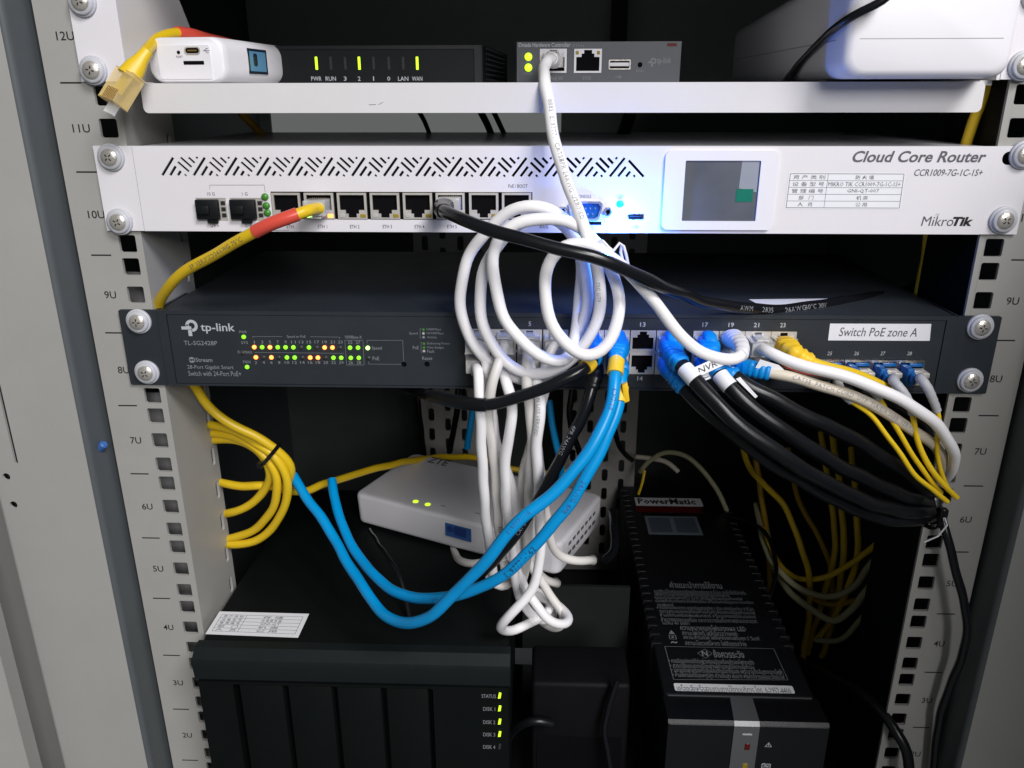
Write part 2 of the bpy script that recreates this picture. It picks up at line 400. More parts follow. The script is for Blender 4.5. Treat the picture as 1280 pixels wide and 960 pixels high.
# perforated strips at the back of the cabinet
for x0 in (-128, 18):
    hs = []
    for k in range(26):
        for j in range(4):
            zc = 20+k*22+(11 if j % 2 else 0)
            if zc > 380: continue
            hs.append(rrect(x0+8+j*17, x0+14+j*17, zc-7, zc+7, 2.5, 3))
    fsheet(rrect(x0, x0+76, Z0+1, 405, 0), hs, 2, 330, 'slotted_panel', 'rail', cab)
holes9 = [k*U+d for k in range(0, 13) for d in (6.35, 22.225, 38.1)]
for sg in (-1, 1):
    hx = 232.55*sg
    hs = [rrect(hx-4.75, hx+4.75, z-4.75, z+4.75, 1.1, 3) for z in holes9]
    xa, xb = sorted((224.2*sg, 261.2*sg))
    rail = fsheet(rrect(xa, xb, -4, 584), hs, 2.0, 0.0, 'mounting_rail', 'rail', cab)
    # folds of the rail: outer return and inner web with slots at its back edge
    hz = []
    for k in range(22 if sg < 0 else 0): hz.append(rrect(47.5, 52.5, 24+k*25, 37+k*25, 2, 3))
    wx = 224.2*sg
    sheet(rrect(2.1, 58, -4, 584), hz, 1.6, (wx if sg < 0 else wx+1.6, 0, 0), (0, 1, 0), (0, 0, 1), 'rail_web', 'rail' if sg < 0 else 'nas_black', rail)  # right web coloured black to stand in for its shade
    B().box(*sorted((wx-sg*0.05+sg*1.7, wx+sg*22)), 56.3, 58, -4, 584).done('rail_back_flange', 'rail', rail)
    B().box(*sorted((261.2*sg-sg*1.6, 261.2*sg)), 2.1, 40, -4, 584).done('rail_side', 'rail', rail)
    if sg < 0:                              # strip behind the holes
        for za_, zb2 in ((-4, 311), (366, 386)): B().box(-252, -226.2, 22, 23.5, za_, zb2).done('backing_strip', 'hinge_grey', rail)
    # front frame column of the cabinet with its inner side
    pc = at(0, 485, -20) if sg < 0 else None
    hs = []
    if sg < 0:
        for (x0, y0, x1, y1) in ((0, 483, 21, 580),):
            p, q = at(x0-1, y0, -20), at(x1, y1, -20); hs.append(rrect(q.x-1.0, q.x+1.0, q.z, q.z+150, .9, 3))
        for (x, y) in ((8, 596), (17, 631)):
            p = at(x, y, -20); hs.append(disc(p.x, p.z, 2.3, 14))
    xa, xb = sorted((264.0*sg, 326.0*sg))
    colm = fsheet(rrect(xa+3, xb-3, Z0+1, Z1-1), hs, 1.5, -20, 'frame_column', 'cabinet', cab)
    for e, s2 in ((264.0*sg, sg), (326.0*sg, -sg)):     # rounded folds along both edges, then the sides
        b = B(); pr = []
        for k in range(7):
            a = math.radians(90*k/6); pr.append((e+s2*(3-3*math.sin(a)), -20+3-3*math.cos(a)))
        pr.append((e, 26)); pr.append((e+s2*1.5, 26)); pr.append((e+s2*1.5, -16.5)); pr.append((e+s2*3, -18.5))
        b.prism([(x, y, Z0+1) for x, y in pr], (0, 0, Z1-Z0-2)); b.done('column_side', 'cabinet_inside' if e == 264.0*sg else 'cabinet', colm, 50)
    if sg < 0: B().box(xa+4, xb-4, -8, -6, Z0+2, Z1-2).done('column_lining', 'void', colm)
    # recessed sheet outside the column
    B().box(*sorted((326.4*sg, 420*sg)), 2, 5, Z0+1, Z1-1).done('outer_panel', 'cabinet', cab)
    # unit lines and numbers printed on the rail
    for k in range(0, 13):
        zc = k*U; b = B(); cx = 248.4*sg
        b.face([(cx-5.6, -.08, zc-.4), (cx+5.6, -.08, zc-.4), (cx+5.6, -.08, zc+.4), (cx-5.6, -.08, zc+.4)]); b.done('unit_line', 'ink_black', rail, 0)
        if k >= 1:
            s_ = '%dU' % k; wd = 6.6 if k < 10 else 9.2; c2 = 247.2*sg if sg < 0 else 248.2
            text(s_, (c2-wd/2, 0, (k-.5)*U-2.2), (wd, 0, 0), (0, 0, 4.2), 'ink_black', rail, eps=.08, name='unit_number', bold=.008, res=3)
# open door leaf at the far left
p = at(44, 954, -46); q = at(0, 794, -46)
door = B(); door.obox((p.x-45, -52, 288), (45, 6, 0), (0.6, -4.5, 0), (0, 0, 294), 1.5); door.done('door_leaf', 'cabinet', cab)
# the right door leaf stands open beside the viewer
dr = B(); dr.obox((352, -330, (Z0+Z1)/2), (20, -300, 0), (8, .53, 0), (0, 0, (Z1-Z0)/2), 1.5); dr.done('door_leaf', 'cabinet', cab)
b = B()
for k in range(9): b.sweep([(p.x-30+k*1.3, -62, 40), (p.x-27+k*1.6, -66, 90), (p.x-33+k*1.1, -63, 116+k)], .5, 6)
b.done('door_brush', 'cable_black', cab)
# blue clip between column and rail
p = at(126, 559, -9)
t = thing('cable_clip', p, 'small blue plastic clip peeking out between cabinet column and left mounting rail', 'clip')
B().sweep([p+Vector((-3.6, 1, -3.4)), p+Vector((-3.0, .8, -2.8)), p, p+Vector((2.6, -.6, 2.2)), p+Vector((3.3, -.8, 2.8))], [(1.6, 1.6), (2.3, 2.3), (2.5, 2.5), (2.4, 2.4), (1.4, 1.4)], 14).done('body', 'sticker_blue', t)
B().sweep([p+Vector((-6, 6, -6)), p+Vector((-3, 4, -3))], .9, 8).done('pin', 'nickel', t)

# ------------------------------------------------------------------ screws
_scr = []
def rack_screw(parent, x, z, y, r=6.9):
    if not _scr:
        h = B().lathe((x, y-1.2, z), (0, -1, 0), [(0, 4.9), (1.2, 4.9), (2.0, 4.3), (2.6, 3.2), (2.9, 1.6), (3.0, .05)], 28).done('rack_screw', 'chrome', parent, 60)
        B().lathe((x, y, z), (0, -1, 0), [(0, 7.1), (1.0, 7.1), (1.4, 6.9), (1.5, 6.2), (2.6, 6.0), (3.0, 5.7), (2.9, 5.3), (1.6, 4.95), (1.0, 4.9)], 32).done('washer', 'nylon', h, 60)
        c = B()
        for ax in ((1, 0, 0), (0, 0, 1)):
            ax = Vector(ax); o_ = Vector((ax.z, 0, ax.x)); c.obox((x, y-4.0, z), ax*2.1, (0, .16, 0), o_*.33)
        c.done('cross_recess', 'ink_black', h, 0)
        _scr.append((h, Vector((x, y, z)))); o = h
    else:
        h, p0 = _scr[0]; o = inst(h, Vector((x, y, z))-p0, parent)
    o.rotation_euler = (0, random.uniform(0, 1.5), 0)
    return o

# ================================================================== white shelf
sh = thing('rack_shelf', (0, 0, 489), 'white metal cantilever shelf holding small devices at the top of the rack', 'shelf')
ZS = 488.6
B().box(-211.5, 211.5, .2, 250, ZS-1.6, ZS-.1).done('shelf_plate', 'shelf_paint', sh)
fsheet(rrect(-211.8, 211.8, 474.2, ZS, 2.6, 4), [], 1.6, -1.6, 'front_lip', 'shelf_paint', sh)
for sg in (-1, 1):
    xa, xb = sorted((218.0*sg, 241.5*sg))
    ear = fsheet([(xa, 489.5), (xb, 489.5), (xb, 556), (xa, 556)], [], 2, -2.1, 'mounting_ear', 'white_paint', sh)
    # tapered side wall running back from the ear
    O = (-217.6, 0, 0) if sg < 0 else (216.2+1.6, 0, 0)
    sheet([(-1.9, 489.3), (245, 489.3), (245, 497), (96, 507), (58, 556), (-1.9, 556)], [], 1.6, O, (0, 1, 0), (0, 0, 1), 'side_wall', 'shelf_paint', sh)
    # fold that carries the plate to the wall
    B().box(*sorted((211.6*sg, 217.5*sg)), 4, 245, ZS-1.7, ZS+.6).done('side_fold', 'shelf_paint', sh)
for x, y in ((101, 2), (115, 88)):
    p = at(x, y, -4); rack_screw(sh, p.x, p.z, -2.2)
p = at(1281, 82, -4); rack_screw(sh, p.x, p.z, -2.2); rack_screw(sh, p.x, p.z+31, -2.2)
b = B()
for q in ((473, 131, 479, 127.6), (461, 131, 470, 130.6)):
    p0, p1 = at(q[0], q[1], -1.6), at(q[2], q[3], -1.6); n = Vector((0, 0, .12)); e = Vector((0, -.06, 0)); b.face([p0-n+e, p1-n+e, p1+n+e, p0+n+e])
b.done('scratch', 'ink_grey', sh, 0)

# ------------------------------------------------------------------ small white travel router
a0 = at(284, 100, 6); TRH = 22.4; zb = ZS
tl = thing('pocket_router', (a0.x-22, 20, zb), 'small rounded white box with USB-C port and tiny display on the shelf', 'router')
dirY = (at(412, 100, 156)-at(284, 100, 6)); dirY.z = 0; dirY.normalize(); dirX = Vector((dirY.y, -dirY.x, 0))
cc = Vector((a0.x, 6, zb))                        # front right bottom corner
ctr = cc-dirX*21.5+dirY*75+Vector((0, 0, TRH/2+.1))
b = B(); prof = []
for (u, v) in rrect(-21.5, 21.5, -TRH/2, TRH/2, 7.5, 6): prof.append((u, v))
nP = len(prof); rings = []
for (d, k) in ((-75, .90), (-74.2, .955), (-72.5, .985), (-70, 1), (66, 1), (72, .94), (75, .8)):
    rings.append([b.bm.verts.new(ctr+dirX*(u*k)+Vector((0, 0, v*k))+dirY*d) for u, v in prof])
for i in range(len(rings)-1):
    for k in range(nP): b.bm.faces.new((rings[i][k], rings[i][(k+1) % nP], rings[i+1][(k+1) % nP], rings[i+1][k]))
b.bm.faces.new(rings[0]); b.bm.faces.new(rings[-1])
b.done('shell', 'white_plastic', tl, 35)
fO = ctr-dirY*75.0
def tp(u, v, d=0.0): return fO+dirX*u+Vector((0, 0, v))-dirY*d
def tsheet(ol, hl, t, d, name, m, par): return sheet(ol, hl, t, fO-dirY*d, dirX, (0, 0, 1), name, m, par)
fp = tsheet(rrect(-15, 14, -9.2, 7.2, 1.2), [], .5, .45, 'end_plate', 'white_plastic', tl)
us = tsheet(rrect(.2, 9.0, 2.6, 6.4, 1.8, 5), [rrect(.9, 8.3, 3.2, 5.8, 1.25, 5)], .5, .75, 'usb_port', 'shield', tl)
tsheet(rrect(.8, 8.4, 3.1, 5.9, 1.3, 5), [], .15, .55, 'port_opening', 'void', us)
tsheet(rrect(2.0, 7.2, 4.2, 4.9, .2), [], .1, .7, 'port_tongue', 'gold', us)
tsheet(rrect(-1.0, 10.2, -2.2, -.4, .3), [], .2, .6, 'card_slot', 'void', tl)
tsheet(disc(-3.1, 3.7, .9), [], .15, .58, 'reset_hole', 'void', tl)
text('RESET', tp(-4.6, 1.2, .46), dirX*3.6, (0, 0, .9), 'ink_grey', tl)
bb = B()                                           # usb trident
for (u0, v0, u1, v1) in ((10.4, 4.4, 14.0, 4.4), (11.2, 4.4, 12.2, 5.4), (12.2, 5.4, 13.2, 5.4), (11.6, 4.4, 12.6, 3.4), (12.6, 3.4, 13.4, 3.4)):
    p0, p1 = tp(u0, v0, .56), tp(u1, v1, .56); dd = (p1-p0).normalized(); n = dd.cross(dirY).normalized()*.13; bb.face([p0-n, p1-n, p1+n, p0+n])
bb.done('usb_symbol', 'ink_grey', tl, 0)
sd = ctr+dirX*21.5
scn = sheet(rrect(-48, -24, -6, 7.0, .4), [], .3, sd+dirX*.1, dirY, (0, 0, 1), 'display', 'oled', tl)
sheet(rrect(-46, -26, -4.6, 5.6, .2), [], .2, sd+dirX*.25, dirY, (0, 0, 1), 'display_picture', 'oled_blue', scn)
sheet(rrect(-42, -37, -2, 4.6, 1.5), [], .1, sd+dirX*.34, dirY, (0, 0, 1), 'display_icon', 'oled', scn)

# ------------------------------------------------------------------ black modem with light bar
YM = 78.0
pL, pR, pt = at(352, 80, YM), at(604, 80, YM), at(480, 57, YM)
md = thing('modem', ((pL.x+pR.x)/2, YM+50, ZS), 'low black plastic modem with a row of green status lights on the shelf', 'modem')
mq = at(634, 80, YM+120); b = B(); b.prism([(pL.x-25, YM, ZS+.1), (pR.x-2.5, YM, ZS+.1), (pR.x-.5, YM+.8, ZS+.1), (pR.x, YM+2.5, ZS+.1), (mq.x, YM+120, ZS+.1), (pL.x-25, YM+120, ZS+.1)], (0, 0, pt.z-ZS)); b.done('housing', 'black_plastic', md)
B().box(pL.x-22, at(593, 80, YM).x, YM-.5, YM+3, ZS+1, pt.z-2.0, .4, 1).done('front_bezel', 'black_plastic', md)
zt = pt.z-5
b = B(); md_d = Vector((mq.x-pR.x, 117.5, 0)).normalized(); md_n = Vector((md_d.y, -md_d.x, 0))
for j in range(7):
    for k in range(12): b.obox(Vector((pR.x, YM+2.5, ZS+3.2+j*2.9))+md_d*(14+k*8), md_n*.3, md_d*2.4, (0, 0, .45))
b.done('side_vent', 'cabinet_dark', md, 0)
for i, (x, nm, on) in enumerate(((395.5, 'PWR', 1), (413.5, 'RUN', 0), (431.5, '3', 0), (449, '2', 1), (467, '1', 0), (486, '0', 0), (504, 'LAN', 0), (521.5, 'WAN', 1))):
    p = at(x, 79, YM-.5); hh = 3.6
    B().box(p.x-.75, p.x+.75, YM-.8, YM-.3, p.z-hh, p.z+hh, .2, 1).done('status_light', 'led_lime' if on else 'led_off', md)
    wd = {3: 6.2, 1: 1.7}[len(nm)] if nm != '1' else .6
    ptext(nm, (x-wd*1.05, 95.6, x+wd*1.05, 101), YM-.5, 'ink_white', md, bold=.01)

# ------------------------------------------------------------------ grey hardware controller
YC = 92.0
cl, cr, ct = at(646, 78, YC), at(850.5, 78, YC), at(750, 52, YC)
hc = thing('network_controller', ((cl.x+cr.x)/2, YC+45, ZS), 'small dark grey metal network controller with two ports and two green lights', 'controller')
pe0, pe1 = at(674.5, 60.5, YC), at(708.5, 91.5, YC); et0, et1 = at(717.5, 60.5, YC), at(752, 91.5, YC)
ub0, ub1 = at(760.5, 74, YC), at(788.5, 87.5, YC); rs = at(800, 81, YC)
hs = [rrect(pe0.x, pe1.x, pe1.z, pe0.z, .3), rrect(et0.x, et1.x, et1.z, et0.z, .3), rrect(ub0.x, ub1.x, ub1.z, ub0.z, .8), disc(rs.x, rs.z, 1.5)]
fsheet(rrect(cl.x, cr.x, ZS+.2, ct.z), hs, 1.5, YC, 'front_panel', 'grey_metal', hc)
B().box(cl.x+.05, cr.x-.05, YC+1.55, YC+98, ZS+.1, ct.z-.05, .4, 1).done('case', 'grey_metal', hc)
B().box(pe0.x-1, rs.x+2.5, YC+1.2, YC+1.5, pe1.z-1, pe0.z+.6).done('opening_lining', 'void', hc)
def jack(parent, x0, x1, z0, z1, y, tabdir, m='shield', name='network_port', leds=None):
    """square shielded modular jack; tabdir +1: latch notch at the top"""
    W, H = x1-x0, z1-z0; cx = (x0+x1)/2; hw = W*.42
    if tabdir > 0: a0_, a1_ = z0+H*.08, z0+H*.66; lv = (z0+H*.80, z0+H*.95)
    else: a1_, a0_ = z1-H*.08, z1-H*.66; lv = (z1-H*.80, z1-H*.95)
    if tabdir > 0: poly = [(cx-hw, a0_), (cx+hw, a0_), (cx+hw, a1_), (cx+hw*.55, a1_), (cx+hw*.55, lv[0]), (cx+hw*.34, lv[0]), (cx+hw*.34, lv[1]), (cx-hw*.34, lv[1]), (cx-hw*.34, lv[0]), (cx-hw*.55, lv[0]), (cx-hw*.55, a1_), (cx-hw, a1_)]
    else: poly = [(cx-hw, a1_), (cx-hw, a0_), (cx-hw*.55, a0_), (cx-hw*.55, lv[0]), (cx-hw*.34, lv[0]), (cx-hw*.34, lv[1]), (cx+hw*.34, lv[1]), (cx+hw*.34, lv[0]), (cx+hw*.55, lv[0]), (cx+hw*.55, a0_), (cx+hw, a0_), (cx+hw, a1_)]
    o = fsheet(rrect(x0, x1, z0, z1), [poly], 1.2, y, name, m, parent)
    ins = B()
    for (p0, p1) in zip(poly, poly[1:]+poly[:1]):       # walls of the socket
        ins.face([(p0[0], y+1.1, p0[1]), (p1[0], y+1.1, p1[1]), (p1[0], y+13, p1[1]), (p0[0], y+13, p0[1])])
    ins.bm.faces.new([ins.bm.verts.new((q[0], y+13, q[1])) for q in poly]); ins.done('socket', 'socket_black', o, 0)
    g = B()
    for k in range(8):
        xx = cx+(k-3.5)*hw*2/9.6; zc = a0_ if tabdir > 0 else a1_
        zc2 = zc+(1.4 if tabdir > 0 else -1.4)
        g.box(xx-.2, xx+.2, y+3.5, y+11, min(zc, zc2)+.1, max(zc, zc2)-.9)
    g.done('contact', 'gold', o, 0)
    if leds:
        for sx, lm in leds:
            zz = z0 if tabdir < 0 else z1
            s1 = 1 if tabdir < 0 else -1
            B().box(cx+sx*W*.36-1.5, cx+sx*W*.36+1.5, y-.25, y+.4, min(zz+s1*.7, zz+s1*2.6), max(zz+s1*.7, zz+s1*2.6), .2, 1).done('port_light', lm, o)
    return o
j1 = jack(hc, pe0.x+.2, pe1.x-.2, pe1.z+.2, pe0.z-.2, YC-.3, 1, 'white_plastic')
j2 = jack(hc, et0.x+.2, et1.x-.2, et1.z+.2, et0.z-.2, YC-.3, 1, 'white_plastic')
for x in (721.5, 748):
    p = at(x, 66, YC); fsheet(rrect(p.x-.9, p.x+.9, p.z-1, p.z+1, .2), [], .3, YC-.45, 'port_light', 'amber_lens', hc)
ub = fsheet(rrect(ub0.x+.2, ub1.x-.2, ub1.z+.2, ub0.z-.2, .7), [rrect(ub0.x+1, ub1.x-1, ub1.z+1, ub0.z-1, .3)], 1, YC-.4, 'usb_port', 'nickel', hc)
B().box(ub0.x+1.1, ub1.x-1.1, YC+.2, YC+.9, ub1.z+2.2, ub0.z-1.9).done('port_tongue', 'white_plastic', ub)
for y in (71, 84.5):
    p = at(660.5, y, YC); B().lathe((p.x, YC, p.z), (0, -1, 0), [(0, 2.3), (.6, 2.3), (1.0, 1.6), (1.1, .05)], 16).done('status_light', 'led_lime', hc)
ptext('Omada Hardware Controller', (648, 53.4, 713, 58.8), YC, 'ink_white', hc, bold=.01)
ptext('POWER', (655, 90.5, 666, 93.5), YC, 'ink_dim', hc); ptext('SYS', (657, 76.5, 664, 79), YC, 'ink_dim', hc)
ptext('PoE IN', (688, 95.6, 703, 100.6), YC, 'ink_dim', hc); ptext('ETH2', (728.5, 95.4, 738.5, 100), YC, 'ink_dim', hc)
ptext('Reset', (795, 86.5, 804.5, 90), YC, 'ink_dim', hc); ptext('ETH1', (716, 55.5, 730, 58.8), YC, 'ink_dim', hc)
plines([(769, 96.5, 777, 96.5), (774, 94.5, 777, 96.5), (774, 98.5, 777, 96.5), (772, 96.5, 774, 94.6)], YC, .25, 'ink_dim', hc, 'usb_symbol')
ptext('tp-link', (821, 71.5, 839, 81.5), YC, 'ink_dim', hc, bold=.015)
def tp_logo(parent, cx, cz, s, y, m):
    """ring with a bar to the left and a stem below"""
    b = B(); R, r = .5*s, .26*s; e = -.1; n = 22; pts = []
    for k in range(n+1):
        a = math.radians(180-270*k/n); pts.append((math.cos(a), math.sin(a)))
    for (c0, s0), (c1, s1) in zip(pts, pts[1:]):
        b.face([(cx+R*c0, y+e, cz+R*s0), (cx+R*c1, y+e, cz+R*s1), (cx+r*c1, y+e, cz+r*s1), (cx+r*c0, y+e, cz+r*s0)])
    for (x0, x1, z0, z1) in ((-.85, -.04, -.32, -.06), (-.44, -.20, -.06, .1), (-.34, -.04, -.86, -.36)):
        b.face([(cx+x0*s, y+e, cz+z0*s), (cx+x1*s, y+e, cz+z0*s), (cx+x1*s, y+e, cz+z1*s), (cx+x0*s, y+e, cz+z1*s)])
    return b.done('logo', m, parent, 0)
p = at(816.5, 77, YC); tp_logo(hc, p.x, p.z+.3, 3.6, YC, 'ink_dim')
p0, p1 = at(834, 54, YC), at(846, 58, YC); fsheet(rrect(p0.x, p1.x, p1.z, p0.z), [], .05, YC-.08, 'warranty_seal', 'red_lens', hc)

# ------------------------------------------------------------------ white power box at the right end
wx0, wx1 = at(1050, 80, -22).x, at(1266, 60, -22).x
wb = thing('power_box', ((wx0+wx1)/2, 90, ZS), 'large glossy white plastic box overhanging the right end of the shelf', 'box')
b = B()
sec = [(-22, .0), (-22, 1)]
def wprof(x0, x1, zb_, zt_, r): return rrect(x0, x1, zb_, zt_, r, 6)
rings = []
for (y, ins, zt_) in ((-25, 4.5, 536), (-24, 1.8, 538.5), (-21, .3, 540), (-14, 0, 540.4), (205, 0, 529), (212, 4, 524)):
    rings.append([b.bm.verts.new((x, y, z)) for x, z in wprof(wx0+ins, wx1-ins, ZS+1.2+ins*.8, zt_, 7.5)])
n_ = len(rings[0])
for i in range(len(rings)-1):
    for k in range(n_): b.bm.faces.new((rings[i][k], rings[i][(k+1) % n_], rings[i+1][(k+1) % n_], rings[i+1][k]))
b.bm.faces.new(rings[0]); b.bm.faces.new(rings[-1]); b.done('housing', 'white_plastic', wb, 45)
p = at(1150, 48, -25)
B().box(wx0+6.5, wx1-6.5, -25.1, -24.9, p.z-.16, p.z+.16).done('seam', 'nylon_dark', wb, 0)
B().box(wx0-.3, wx0+.5, -12, 200, p.z-.2, p.z+.2).done('seam', 'nylon_dark', wb, 0)
for yy in (20, 180):
    B().box(wx0+8, wx0+22, yy, yy+12, ZS+.05, ZS+1.6, .3, 1).done('foot', 'nylon', wb); B().box(wx1-22, wx1-8, yy, yy+12, ZS+.05, ZS+1.6, .3, 1).done('foot', 'nylon', wb)
# ================================================================== white router
YR = -2.6
rt = thing('rack_router', (0, 40, 413.6), 'white rack router with chevron vents, small screen and a row of network ports', 'router')
za, zb_ = 413.8, 458.0
def prect(l, t, r, b, Y, rad=0.0):          # pixel box on plane Y -> mm rectangle
    p, q = at(l, (t+b)/2, Y), at(r, (t+b)/2, Y); u, d = at((l+r)/2, t, Y), at((l+r)/2, b, Y)
    return (p.x, q.x, d.z, u.z)
holes = []
xA, xB = at(202.5, 219.8, YR), at(762.3, 219.8, YR); per = (xB.x-xA.x)/14; k_ = per/318.0
def slit(x0, y0, x1, y1, ox, wd=12.5):
    d = Vector((x1-x0, y1-y0)); d.normalize(); n = Vector((-d.y, d.x))*wd
    c = [(x0+n.x, y0+n.y), (x1+n.x, y1+n.y), (x1-n.x, y1-n.y), (x0-n.x, y0-n.y)]
    return [(xA.x+ox+(x-100)*k_, xA.z-(y-278)*k_) for x, y in c]
unit = [(100, 278, 238, 102), (180, 278, 252, 185), (258, 278, 296, 230), (331, 279, 345, 265), (278, 145, 378, 238), (312, 102, 410, 195), (392, 102, 446, 155), (468, 98, 482, 112)]
for k in range(15):
    for i, u_ in enumerate(unit if k < 14 else unit[:4]+[(278, 125, 430, 279)]): holes.append(slit(*u_, k*per))
R_sfp = [prect(246, 247.5, 283.5, 276, YR), prect(288.5, 247.5, 329.5, 276, YR)]
R_eth = [prect(l, 241, r, 273.5, YR) for l, r in ((340.5, 376), (381, 417.5), (422, 458.5), (463, 499.5), (504, 540.5), (545, 581), (586.5, 623), (627.5, 664))]
blk = (R_eth[0][0]-.4, R_eth[-1][1]+.6, R_eth[3][2]-.4, R_eth[3][3]+.5)
holes.append(rrect(*blk))
for r in R_sfp: holes.append(rrect(*r))
R_sd = prect(729, 277, 752, 281.5, YR); R_usb = prect(784, 267, 805, 275, YR)
holes += [rrect(*R_sd), rrect(*R_usb, .8)]
pan = fsheet(rrect(-220.6, 222.6, za, zb_), holes, 1.4, YR, 'front_panel', 'white_paint', rt)
B().box(-219.5, 221.5, YR+1.45, 172, za+.3, zb_-.4, .5, 1).done('case', 'case_paint', rt)
B().box(-219, 221, YR+1.42, YR+1.44, za+1, zb_-1).done('opening_lining', 'void', rt)
for sg in (-1, 1):
    slots = []
    for zc in (419.6, 452.2): slots.append(rrect(*sorted((226.5*sg, 240*sg)), zc-3.3, zc+3.3, 3.2, 5))
    xa, xb = sorted((221.0*sg if sg < 0 else 222.9, 241.6*sg))
    fsheet(rrect(xa, xb, za, zb_), slots, 2.0, -2.1, 'mounting_ear', 'white_paint', rt)
for x, y in ((136, 197), (147, 278)): p = at(x, y, -5); rack_screw(rt, p.x, p.z, -2.2)
for x, y in ((1283, 194), (1257, 276)): p = at(x, y, -5); rack_screw(rt, p.x, p.z, -2.2)
for i, r in enumerate(R_sfp):               # two SFP cages with black dust plugs
    x0, x1, z0, z1 = r
    cg = B(); cg.box(x0+.1, x1-.1, YR+.2, YR+1.3, z0+.1, z1-.1); cg = cg.done('fibre_port', 'shield', rt)
    B().box(x0+.5, x1-3.6, YR-3.2, YR+.15, z0+1.0, z1-.6, .6, 2).done('dust_plug', 'black_plastic', cg)
    B().box(x0+2.0, x0+8.4, YR-5.0, YR-3.25, z0+4, z1-3.5, .5, 2).done('plug_grip', 'black_plastic', cg)
    B().box(x0+5.8, x0+11.4, YR-2.4, YR-.6, z0-1.1, z0+.95, .3, 1).done('plug_tab', 'black_plastic', cg)
    b = B()
    for k in range(3): b.box(x1-2.8, x1-.6, YR-.3, YR+.15, z0+2+k*3.2, z0+4.0+k*3.2)
    b.done('cage_spring', 'cabinet_dark', cg, 0)
for i, r in enumerate(R_eth):
    j = jack(rt, r[0], r[1], r[2], r[3], YR-.5, -1, 'shield', leds=((-1, 'led_bright' if i == 1 else 'led_white_off'), (1, 'led_amber' if i == 1 else 'amber_lens')))
for (x, y) in ((331.5, 246), (333.2, 257), (334.6, 266)):
    p = at(x, y, YR); h = B().lathe((p.x, YR, p.z), (0, -1, 0), [(0, 1.9), (.8, 1.9), (1.4, 1.3), (1.6, .05)], 18).done('status_light', 'led_tinted', rt, 60)
# console port: D-shaped shell with nine pins and two hex posts
x0, x1, z0, z1 = prect(710, 251, 753, 275, YR)
dout = lambda i: [(x0+i, z1-i-1.6), (x0+i+1.4, z1-i), (x1-i-1.4, z1-i), (x1-i, z1-i-1.6), (x1-i-1.4, z0+i+1.2), (x1-i-3, z0+i), (x0+i+3, z0+i), (x0+i+1.4, z0+i+1.2)]
cs = fsheet(dout(0), [dout(1.1)], 3.2, YR-3.0, 'console_port', 'nickel', rt)
fsheet(dout(.9), [], .4, YR-.4, 'port_floor', 'lc_blue', cs)
b = B()
for k in range(5): xx = x0+4+k*(x1-x0-8)/4; b.cyl((xx, YR-.5, z1-3.6), (xx, YR-2.6, z1-3.6), .45, n=8)
for k in range(4): xx = x0+5.2+k*(x1-x0-10.4)/3; b.cyl((xx, YR-.5, z0+3.4), (xx, YR-2.6, z0+3.4), .45, n=8)
b.done('pin', 'nickel', cs)
for px in (703.5, 759.5):
    p = at(px, 264 if px > 720 else 263, YR); B().lathe((p.x, YR, p.z), (0, -1, 0), [(0, 2.5), (3.4, 2.5), (3.6, 2.2), (3.6, 1.3), (1.2, 1.2), (1.1, .05)], 6).done('hex_post', 'nickel', cs, 20)
B().box(R_sd[0]+.1, R_sd[1]-.1, YR-.2, YR+.6, R_sd[2]+.5, R_sd[3]-.5).done('card_slot', 'void', rt)
us = fsheet(rrect(R_usb[0]+.1, R_usb[1]-.1, R_usb[2]+.1, R_usb[3]-.1, .7), [rrect(R_usb[0]+.6, R_usb[1]-.6, R_usb[2]+.6, R_usb[3]-.6, .4)], .9, YR-.2, 'usb_port', 'nickel', rt)
B().box(R_usb[0]+1.4, R_usb[1]-1.4, YR+.2, YR+.7, R_usb[2]+1.5, R_usb[2]+2.1).done('port_tongue', 'ink_black', us)
p = at(775, 255, YR); B().lathe((p.x, YR, p.z), (0, -1, 0), [(0, 1.9), (.7, 1.9), (1.3, 1.3), (1.5, .05)], 18).done('status_light', 'led_cyan', rt, 60)
p = at(775.5, 270, YR); B().lathe((p.x, YR, p.z), (0, -1, 0), [(0, 2.1), (.7, 2.1), (1.4, 1.4), (1.6, .05)], 18).done('status_light', 'led_blue', rt, 60)
pl = bpy.data.lights.new('status_light_glow', 'POINT'); pl.energy = 0.20; pl.color = (0.02, 0.18, 1.0); pl.shadow_soft_size = 0.0016
po = bpy.data.objects.new('status_light_glow', pl); col.objects.link(po); po.location = Vector((p.x, YR-7.5, p.z-3))*S
# screen
bz = prect(829, 188, 969, 287, YR)
bez = fsheet(rrect(*bz, 3.2, 6), [rrect(*prect(854, 200.5, 947, 276, YR), .6)], 1.7, YR-1.7, 'screen_bezel', 'white_plastic', rt)
sr = prect(853.5, 200, 947.5, 276.5, YR)
scr_ = B().box(sr[0]+.1, sr[1]-.1, YR-.75, YR-.1, sr[2]+.1, sr[3]-.1).done('screen', 'screen_glass', rt)
gr = prect(919.5, 236, 940.5, 252, YR); fsheet(rrect(*gr), [], .1, YR-1.0, 'tape_piece', 'tape_green', scr_)
fr = prect(922, 201, 947, 240, YR); fsheet([(fr[0]+1.5, fr[3]), (fr[1], fr[3]), (fr[1], fr[2]), (fr[0]+1, fr[2]+2)], [], .05, YR-.92, 'film_pull_tab', 'film', scr_)
